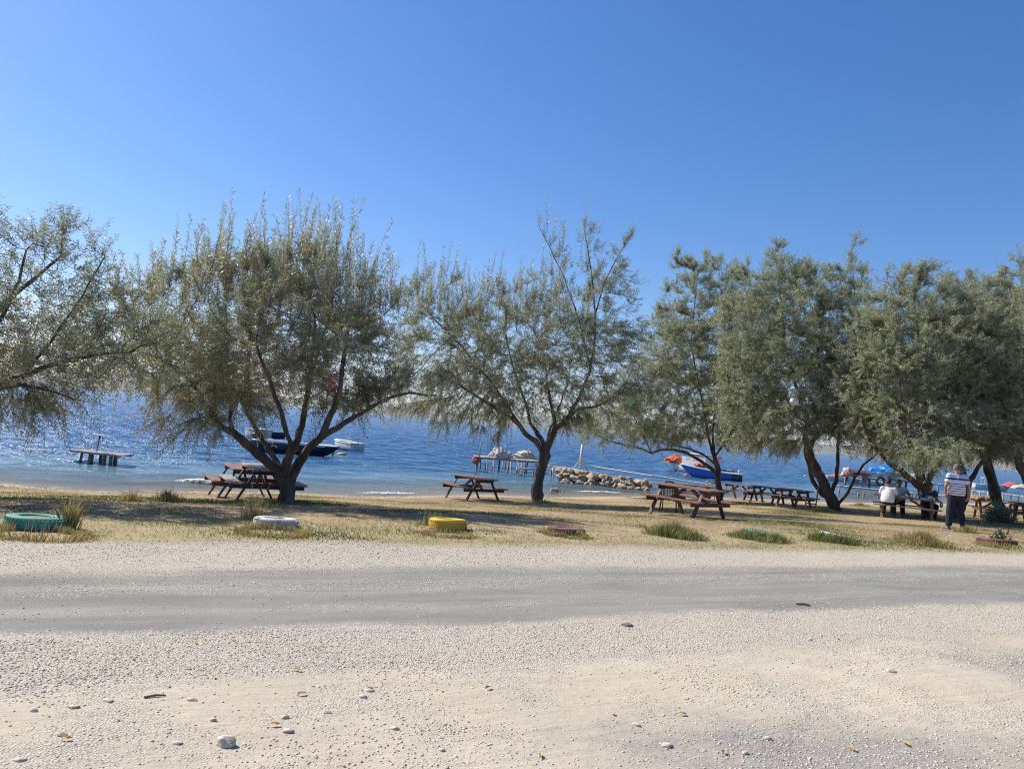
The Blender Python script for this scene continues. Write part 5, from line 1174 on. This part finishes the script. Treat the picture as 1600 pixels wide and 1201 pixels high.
sit(q, RG+math.pi+deg(-6), 'man wearing sunglasses and a light grey shirt, facing us across the table', .12,
    dict(Lel=(-.34, .12, SZ+.36), Lwr=(-.30, .34, SZ+.46), Rel=(.27, .20, SZ+.30), Rwr=(.10, .40, SZ+.36), Lhn=(0, 0, -1), Rhn=(0, 0, -1), Lhd=(.5, .8, .3)), (.1, 1, -.1), MT['shirt_grey'], MT['trousers'], MT['shoe_black'], MT['hair_dark'], ((-.18, .36, .10), (.14, .40, .10)), glasses=True, belly=1.15)
q = tg(.66, .68)
sit(q, RG+math.pi+deg(20), 'man in dark patterned shirt bending over his food behind the water bottle', .22,
    dict(Lel=(-.26, .26, SZ+.30), Lwr=(-.08, .42, SZ+.38), Rel=(.27, .26, SZ+.30), Rwr=(.08, .44, SZ+.38), Lhn=(0, 0, -1), Rhn=(0, 0, -1)), (.15, 1, -.45), MT['shirt_dark'], MT['trousers'], MT['shoe_black'], MT['hair_grey'], ((-.20, .22, .10), (.18, .48, .10)))

# lunch on the table
def ontab(x, y, z=.756): return onpt((TG[0], TG[1], TG[2]), RG, x, y, z)
def prop(name, label, cat, x, y, grp=None): return empty(name, ontab(x, y), RG, label, cat, grp)
clear = NT('clear_plastic'); MT['clear'] = clear.fin(clear.prin((.75, .82, .88), .12, Transmission_Weight=.75, IOR=1.2))
t = prop('water_bottle', 'clear plastic water bottle with blue label standing on the lunch table', 'bottle', .42, .05)
MB().lathe([(.0, 0), (.042, 0), (.045, .03), (.045, .20), (.038, .235), (.016, .27), (.015, .285), (0, .286)], n=16).build('bottle_body', MT['clear'], t, True)
MB().lathe([(.0465, .09), (.0465, .17)], n=16).build('bottle_label', MT['tarp_blue'], t, True); MB().lathe([(0, .283), (.018, .284), (.018, .31), (0, .311)], n=12).build('cap', MT['tarp_blue'], t, True)
t = prop('water_bottle', 'tall translucent jug in front of the man in dark shirt', 'jug', .24, -.02)
MB().lathe([(0, 0), (.06, 0), (.065, .05), (.06, .17), (.05, .20), (.052, .205)], n=16).build('jug_body', MT['clear'], t, True); MB().tube([(.06, 0, .17), (.10, 0, .15), (.10, 0, .07), (.062, 0, .05)], .008, 6).build('handle', MT['clear'], t, True)
t = prop('tin_can', 'blue drink can beside the white bowl', 'can', .62, .02); MB().lathe([(0, 0), (.028, 0), (.033, .01), (.033, .11), (.027, .122), (0, .12)], n=14).build('can_body', MT['tarp_blue'], t, True); MB().lathe([(.0, .1205), (.027, .1235), (.0, .1236)], n=14).build('lid', MT['metal'], t, True)
o = MB().lathe([(0, 0), (.055, 0), (.075, .05), (.082, .13), (.086, .135), (.079, .135), (.070, .05), (.05, .01), (0, .008)], n=20).build('bowl', MT['white_plastic'], None, True, loc=ontab(.72, -.12)); tag(o, 'white tub at the right end of the lunch table', 'bowl')
for x, y, sx, sd, lb in ((-.05, -.1, .22, 51, 'crumpled white wrapping paper in the middle of the lunch table'), (.55, -.2, .16, 52, 'small flat white paper at the near edge of the lunch table'), (-.28, .12, .12, 53, 'balled white napkin near the man in sunglasses')):
    o = lump('wrapping_paper', MT['cloth_paper'], None, (sx, sx*.7, .05), sd, .5, 4, 3, loc=ontab(x, y)); tag(o, lb, 'paper')
t = prop('foil_tray', 'shallow white tray holding food on the lunch table', 'tray', .12, -.18); MB().lathe([(0, 0), (.10, 0), (.125, .025), (.13, .026), (.12, .02), (.095, .006), (0, .005)], n=24).build('tray_rim', MT['white_plastic'], t, True); lump('food', MT['sack'], t, (.07, .06, .03), 61, .4, 4, 3, loc=(0, 0, .01))
q = ontab(1.02, .0, .75); 
t = empty('plastic_bag', q, RG, 'thin white plastic bag hanging off the right end of the lunch table', 'bag'); lump('bag_body', MT['cloth_paper'], t, (.05, .09, .10), 63, .4, 4, 4, False, loc=(.06, -.05, -.12))

# things caught in the trees
def hang(px, py, Y, r3, m, sd, name, label, cat):
    q = atY(px, py, Y); o = lump(name, m, None, r3, sd, .4, 3, 3, False, loc=q); tag(o, label, cat)
Y1 = TREES[0].location.y; Y2 = TREES[2].location.y; Y3 = TREES[3].location.y; Y4 = TREES[4].location.y
hang(519, 597, Y1-.55, (.07, .05, .13), MT['pink_bag'], 71, 'plastic_bag', 'pink plastic bag hanging in the forked tree', 'bag')
hang(985, 628, Y2-1.2, (.06, .05, .13), MT['green_plastic'], 72, 'plastic_bag', 'light green plastic hanging among leaves right of the slender trunk', 'bag')
hang(1241, 627, Y4-2.3, (.16, .10, .14), MT['cloth_paper'], 73, 'plastic_bag', 'white plastic bag caught in the crown of the twisted tree', 'bag')
hang(1243, 609, Y4-2.3, (.09, .06, .06), MT['cloth_paper'], 74, 'plastic_bag', 'small white scrap of plastic above the white bag in the twisted tree', 'bag')
hang(1186, 690, Y4-1.0, (.08, .06, .06), MT['red_plastic'], 75, 'plastic_bag', 'small red scrap at the drooping left edge of the twisted tree', 'bag')

# ------------------------------------------------------------------ grass, weeds, litter
def blades(name, X, Y, Hh, W, lean, tint, parent=None, origin=(0, 0), m='grass', Z=None):
    n = len(X); a = rng.uniform(0, 2*math.pi, n); wx, wy = np.cos(a)*W/2, np.sin(a)*W/2; Zg = ground_z(X, Y) if Z is None else Z
    b = np.stack([X-origin[0], Y-origin[1], Zg-(origin[2] if len(origin) > 2 else 0)-.004], -1); la = rng.uniform(0, 2*math.pi, n) if lean.ndim == 1 else None
    ld = np.stack([np.cos(la)*lean, np.sin(la)*lean, np.zeros(n)], -1) if la is not None else lean
    s = np.stack([wx, wy, np.zeros(n)], -1); up = np.array([0, 0, 1.0])
    p = [b-s, b+s, b+s*.75+ld*.35+up*(Hh*.6)[:, None], b+ld+up*Hh[:, None], b-s*.75+ld*.35+up*(Hh*.6)[:, None]]
    return mesh_np(name, np.stack(p, 1).reshape(-1, 3), np.arange(n*5).reshape(n, 5), MT[m], parent, attrs={'tint': ('FACE', tint)})
def nz(x, y, s, o=0): return np.array([mnoise.noise(Vector((a*s+o, b*s-o, o))) for a, b in zip(x, y)])
Ng = 1000000
u = rng.uniform(-22, 62, Ng); vv = 9.55+(1-np.sqrt(1-rng.random(Ng)*.97))*24; X, Y = xy(u, vv)
ok = (vv < shore_v(u)-.9) & (np.abs(X) < Y*.78+2) & (Y > 5); X, Y, u, vv = X[ok], Y[ok], u[ok], vv[ok]
g1 = nz(X, Y, .35, 3); g2 = nz(X, Y, 1.3, 9); dens = np.clip(.45+1.2*g1+.7*g2, .08, 1); dens = np.where(vv < 11.2, np.maximum(dens, .35), dens); dens *= np.clip((vv-9.5)/.5, 0, 1)
ok = rng.random(len(X)) < dens; X, Y, g1, g2, vv = X[ok], Y[ok], g1[ok], g2[ok], vv[ok]; n = len(X)
gg = np.zeros(n)
for px_, py_, ra in ((150, 782, 2.6), (310, 785, 1.2), (820, 842, 1.5), (960, 848, 1.6), (760, 828, 1.0), (1080, 852, 1.4), (1240, 856, 1.6), (1400, 858, 1.5), (1560, 862, 1.6), (520, 845, .9), (20, 800, 1.5)):
    c_ = gp(px_, py_); gg = np.maximum(gg, np.exp(-((X-c_[0])**2+(Y-c_[1])**2)/ra**2))
tint = np.clip(.80-.9*g1-.35*g2-.55*gg+rng.normal(0, .15, n), 0, 1)
go = blades('grass', X, Y, rng.uniform(.012, .042, n)*(1+.9*np.clip(g1, 0, 1)), rng.uniform(.005, .010, n), rng.uniform(.01, .05, n), tint); tag(go, 'short dry grass with green patches between road and shore', 'grass', kind='stuff'); print('grass', n)
def clump(px, py, R_, Hh, n, tmean, label, name='grass_clump', seedh=0, hole=0, at=None, grp='grass clumps along the road edge'):
    c = gp(px, py) if at is None else np.array(at); t = empty(name, c, 0, label, 'grass clump', grp)
    a = rng.uniform(0, 2*math.pi, n); sd_ = rng.uniform(0, 99); rag = 1+.45*np.array([mnoise.noise(Vector((math.cos(q_)*1.6+sd_, math.sin(q_)*1.6, sd_))) for q_ in a]); r_ = np.abs(hole+(1-hole)*rng.beta(1.3, 1.7 if not hole else 2.2, n)*1.15)*R_*rag; x = c[0]+r_*np.cos(a); y = c[1]+r_*np.sin(a)*.75
    h = Hh*np.clip(1-.62*(r_/R_)**1.4, .12, 1)*rng.uniform(.3, 1.25, n)*(1+.35*np.sin(x*9+sd_)*np.sin(y*11)); ln = np.stack([np.cos(a)*r_/R_*.4+rng.normal(0, .18, n)+.06, np.sin(a)*r_/R_*.4+rng.normal(0, .18, n), np.zeros(n)], -1)*h[:, None]
    blades('blades', x, y, h, rng.uniform(.007, .014, n), ln, np.clip(tmean+.16+.25*mnoise.noise(Vector(c))+rng.normal(0, .17, n), 0, 1), t, tuple(c))
    if seedh:
        k = seedh; a = rng.uniform(0, 2*math.pi, k); rr = R_*.8*rng.random(k); P = np.stack([rr*np.cos(a), rr*np.sin(a)*.7, np.zeros(k)], -1); D = rng.normal(0, .22, (k, 3)); D[:, 2] = 1; D /= np.linalg.norm(D, axis=1)[:, None]
        L = Hh*rng.uniform(1.0, 1.7, k); Cv = rng.normal(0, .25, (k, 3)); V, Fc = twigs_mesh('', P, D, Cv, L, np.full(k, .004), None, None); mesh_np('dry_stems', V, Fc, MT['straw'], t)
    return t
clump(1053, 838, .52, .25, 2300, .30, 'high green grass clump nearest the large dark picnic table', seedh=20)
clump(1185, 842, .58, .19, 2200, .32, 'green grass clump around the mint green tyre', seedh=10, hole=.35)
clump(1303, 846, .54, .18, 1900, .30, 'green grass clump around the tilted white tyre', seedh=8, hole=.3)
clump(1440, 850, .62, .25, 2700, .48, 'yellowish dry grass clump in front of the standing man', seedh=26)
clump(885, 836, .45, .12, 1200, .50, 'low weeds around the faded reddish tyre', seedh=14, hole=.5)
clump(1557, 854, .50, .12, 1000, .55, 'sparse dry weeds around the dark red tyre', seedh=8, hole=.5)
clump(56, 836, .60, .13, 1700, .55, 'dry tufts round the front of the sea-green tyre', seedh=22, hole=.6)
clump(104, 826, .16, .34, 260, .45, 'tall tuft growing against the right side of the sea-green tyre', seedh=10)
clump(430, 832, .50, .12, 1400, .62, 'dry weeds around the sunken white tyre', seedh=14, hole=.6)
clump(395, 812, .18, .40, 120, .85, 'pale tall dead stems rising left of the white tyre', seedh=9)
clump(700, 836, .46, .10, 900, .60, 'short dry grass at the foot of the yellow tyre', seedh=6, hole=.6)
clump(675, 820, .25, .22, 260, .40, 'thin green tuft left of the yellow tyre', seedh=7)
clump(1508, 832, .35, .20, 420, .35, 'low leafy weed between the grass clump and the standing man', seedh=10)
clump(262, 783, .35, .24, 420, .30, 'green tuft on the shore bank left of the double picnic table', seedh=8)
clump(205, 783, .25, .20, 260, .45, 'small tuft with dry stems on the shore bank at left', seedh=8)
clump(1285, 800, .7, .16, 1500, .38, 'grass at the foot of the twisted tree', seedh=8)
clump(1215, 776, .5, .18, 500, .5, 'thin grass on the bank behind the shore tables', seedh=8)
clump(1345, 790, .6, .18, 700, .55, 'dry grass on the bank behind the thin leaning stem', seedh=8)
clump(400, 792, .5, .18, 400, .5, 'sparse dry stems under the grey-topped picnic table', seedh=16)
clump(850, 786, .35, .14, 300, .6, 'dry grass at the foot of the slender trunk', seedh=4)
# little plant in the dark red tyre
bush((TY[1557][0][0]+.08, TY[1557][0][1]), None, .14, .30, 'small bright green leafy plant growing in the dark red tyre', 9, 'leaf_dark', 260, 'small_plant', 'plant')

# litter of fallen leaves under the crowns
k = 5200; u = rng.uniform(-14, 45, k); vv = rng.uniform(9.7, 22, k); X, Y = xy(u, vv); n = k
b = np.stack([X, Y, ground_z(X, Y)+.006], -1); d = rng.normal(size=(n, 3)); d[:, 2] *= .25; d /= np.linalg.norm(d, axis=1)[:, None]
o = leaves_mesh('leaf_litter', b, d, rng.uniform(.03, .07, n), rng.uniform(.01, .02, n), rng.uniform(.4, 1, n), MT['leaf'], None, rng); tag(o, 'scattered dry leaf litter on the turf', 'leaf litter', kind='stuff')

# ------------------------------------------------------------------ stones and gravel
def ico(seed):
    bm = bmesh.new(); bmesh.ops.create_icosphere(bm, subdivisions=1, radius=1); r_ = random.Random(seed)
    V = np.array([v.co[:] for v in bm.verts]); V *= np.array([r_.uniform(.8, 1.25), r_.uniform(.7, 1.05), r_.uniform(.5, .8)]); V += np.random.default_rng(seed).normal(0, .12, V.shape)
    Fc = np.array([[v.index for v in f.verts] for f in bm.faces]); bm.free(); return V, Fc
PI_ = [ico(i) for i in range(14)]
def scatter(name, X, Y, S, tint, label, cat):
    Z = ground_z(X, Y); k = rng.integers(0, len(PI_), len(X)); Vs = []; Fs = []; Ts = []; off = 0
    for i, (V0, F0) in enumerate(PI_):
        s = k == i; n = s.sum()
        if not n: continue
        a = rng.uniform(0, 2*math.pi, n); ca, sa = np.cos(a), np.sin(a); x = V0[None, :, 0]*ca[:, None]-V0[None, :, 1]*sa[:, None]; y = V0[None, :, 0]*sa[:, None]+V0[None, :, 1]*ca[:, None]
        V = np.stack([X[s][:, None]+x*S[s][:, None], Y[s][:, None]+y*S[s][:, None], Z[s][:, None]+(V0[None, :, 2]+.08)*S[s][:, None]], -1).reshape(-1, 3)
        Fc = (F0[None]+np.arange(n)[:, None, None]*len(V0)).reshape(-1, 3)+off; Vs.append(V); Fs.append(Fc); Ts.append(np.repeat(tint[s], len(F0))); off += len(V)
    o = mesh_np(name, np.vstack(Vs), np.vstack(Fs), MT['pebble'], None, attrs={'tint': ('FACE', np.concatenate(Ts))}); return tag(o, label, cat, kind='stuff')
def gdens(u, v, x, y):
    d = np.interp(v, [0, 4.75, 4.95, 5.85, 6.0, 6.35, 6.6, 6.8, 7.05, 7.3, 7.65, 7.9, 8.3, 9.6, 9.9], [.07, .07, .75, .8, .08, .02, .08, .02, .04, .15, .17, .07, .40, .8, .1])
    pt = nz(x, y, .8, 21); d += np.clip(pt*1.3-.05, 0, .5)*(v < 5); 
    dk = np.minimum(np.hypot((x*.55-1.25), y*1.25-5.25), np.hypot(x-4.75, y-6.5)+.15); d += np.where(dk < 1.0, .5*(1-dk), 0); return d
Ns = 330000; Yp = 3.0*(17/3.0)**rng.random(Ns); Xp = rng.uniform(-.78, .78, Ns)*Yp
u, v = uv(Xp, Yp+0); wob = v+.35*nz(Xp, Yp, .5, 5)
ok = (v < 9.7); Xp, Yp, u, v, wob = Xp[ok], Yp[ok], u[ok], v[ok], wob[ok]
ok = rng.random(len(Xp)) < gdens(u, wob, Xp, Yp)*np.clip((Yp/7), .5, 1); Xp, Yp, v = Xp[ok], Yp[ok], v[ok]; n = len(Xp); print('stones', n)
S = np.exp(rng.normal(math.log(.0050), .50, n)); S = np.clip(S, .0025, np.where(rng.random(n) < .03, .020, .0105))*np.clip(Yp/9, .85, 1.1)
scatter('gravel', Xp, Yp, S, np.clip(rng.normal(.46, .22, n), 0, .9), 'grey and tan gravel strewn over the road shoulders and yard', 'gravel')
def where(px): return 'at far left' if px < 110 else 'left of the stick' if px < 225 else 'left of centre' if px < 420 else 'just left of the middle' if px < 650 else 'at the middle' if px < 950 else 'right of centre' if px < 1180 else 'at right'
for i, (px, py, sz, fl) in enumerate(((351, 1163, .044, .85), (980, 977, .05, .5), (53, 1110, .022, .6), (114, 1105, .028, .5), (170, 1095, .026, .4), (300, 1093, .026, .5), (96, 1148, .022, .6), (30, 1187, .024, .5), (445, 1121, .020, .7), (450, 1143, .025, .6), (616, 1138, .024, .6),
      (567, 1089, .022, .7), (576, 1079, .024, .6), (1393, 1049, .035, .6), (1042, 1165, .030, .6), (1200, 1155, .020, .8), (994, 1133, .022, .7), (278, 1161, .02, .5), (510, 1113, .022, .6), (690, 1172, .018, .6), (332, 1125, .018, .7), (1265, 1000, .03, .5), (1164, 1177, .02, .6))):
    q = gp(px, py); me = bpy.data.meshes.new('stone'); src = rock_mesh(100+i, 4 if i == 0 else 3)
    o = bpy.data.objects.new('stone', src); src.name = 'stone'; C.objects.link(o); o.location = (q[0], q[1], q[2]+sz*fl*.25); o.scale = (sz*1.25, sz*.8, sz*fl); o.rotation_euler = (.1, -.25 if i == 0 else 0, random.uniform(-.5, .5)); src.materials.append(MT['stone'] if i != 1 else MT['rock_grey'])
    if i == 0: tag(o, 'largest stone, a jagged tan rock lying alone in the lower left of the yard', 'rock')
    elif i == 1: tag(o, 'dark clod lying on the gravel just below the middle of the asphalt', 'stone')
    else: tag(o, 'small loose grey-tan stone on the yard, %s, %s' % (where(px), 'close to the bottom edge' if py > 1150 else 'mid-way up the dirt' if py > 1105 else 'near the gravel edge'), 'stone', 'loose stones on the dirt yard')
for px, py in ((305, 1005), (103, 1156), (334, 1059), (465, 1048), (471, 1086), (578, 1078), (429, 1134), (1308, 998), (1415, 1163), (1131, 1177), (844, 1182), (1332, 1172), (957, 1116), (763, 1076), (1066, 1117)):
    q = gp(px, py); a = random.uniform(0, 6); m = MB(); L, W = random.uniform(.022, .034), random.uniform(.008, .013)
    m.add([(-L, 0, .006), (-.3*L, W, .014), (.5*L, W*.8, .012), (L, 0, .004), (.5*L, -W*.8, .016), (-.3*L, -W, .010)], [(0, 1, 2, 3), (0, 3, 4, 5)]); o = m.build('fallen_leaf', MT['leaf_yellow'], None, loc=q+np.array([0, 0, .006])); o.rotation_euler.z = a; tag(o, 'small yellow fallen leaf %s, %s' % (where(px), 'close to the bottom edge' if py > 1150 else 'on the dirt mid-way' if py > 1105 else 'near the gravel edge' if py > 1070 else 'on the gravel by the asphalt'), 'leaf', 'fallen yellow leaves on the yard')
for px0, py0, px1, py1, r_, lb in ((225, 1090, 259, 1087, .006, 'thin brown stick lying on the dirt at left'), (1244, 944, 1266, 947, .012, 'short pale stick lying across the asphalt at right')):
    a_, b_ = gp(px0, py0), gp(px1, py1); mdl = (a_+b_)/2; m = MB(); m.tube([Vector(a_-mdl)+Vector((0, 0, r_)), Vector((0, .006, r_*1.6)), Vector(b_-mdl)+Vector((0, 0, r_))], [r_, r_, r_*.6], 6, jit=.5); o = m.build('stick', MT['stick'], None, True, loc=mdl); tag(o, lb, 'stick')

# ------------------------------------------------------------------ surf
ft = NT('surf_foam'); MT['foam'] = ft.fin(ft.prin((.82, .85, .87), .6, ft.bump(ft.noise(ft.co(), 25, 4), .6, .02)))
def surf(x0, x1, y0, y1, n, h, label, seed):
    r_ = random.Random(seed); bm = MB(); a_, b_ = sea(x0, y0), sea(x1, y1)
    for i in range(n):
        f = r_.random(); e = 1-abs(2*f-1)**2; q = a_+(b_-a_)*f; s = r_.uniform(.008, .026)*(.5+e); bm.ell((q[0]+r_.gauss(0, .06), q[1]+r_.gauss(0, .10), SEA+.05+r_.uniform(0, h)*e), (s*1.6, s, s*.7), None, 7, 5)
    o = bm.build('surf', MT['foam'], None, True); tag(o, label, 'foam', kind='stuff')
surf(278, 348, 754, 757, 1500, .10, 'white foam of a small wave breaking left of the double picnic table', 1)
surf(900, 970, 769, 771, 300, .02, 'thin line of foam near the breakwater', 2)
surf(560, 650, 772, 773, 260, .015, 'thin line of foam on the beach below the white boat', 3)
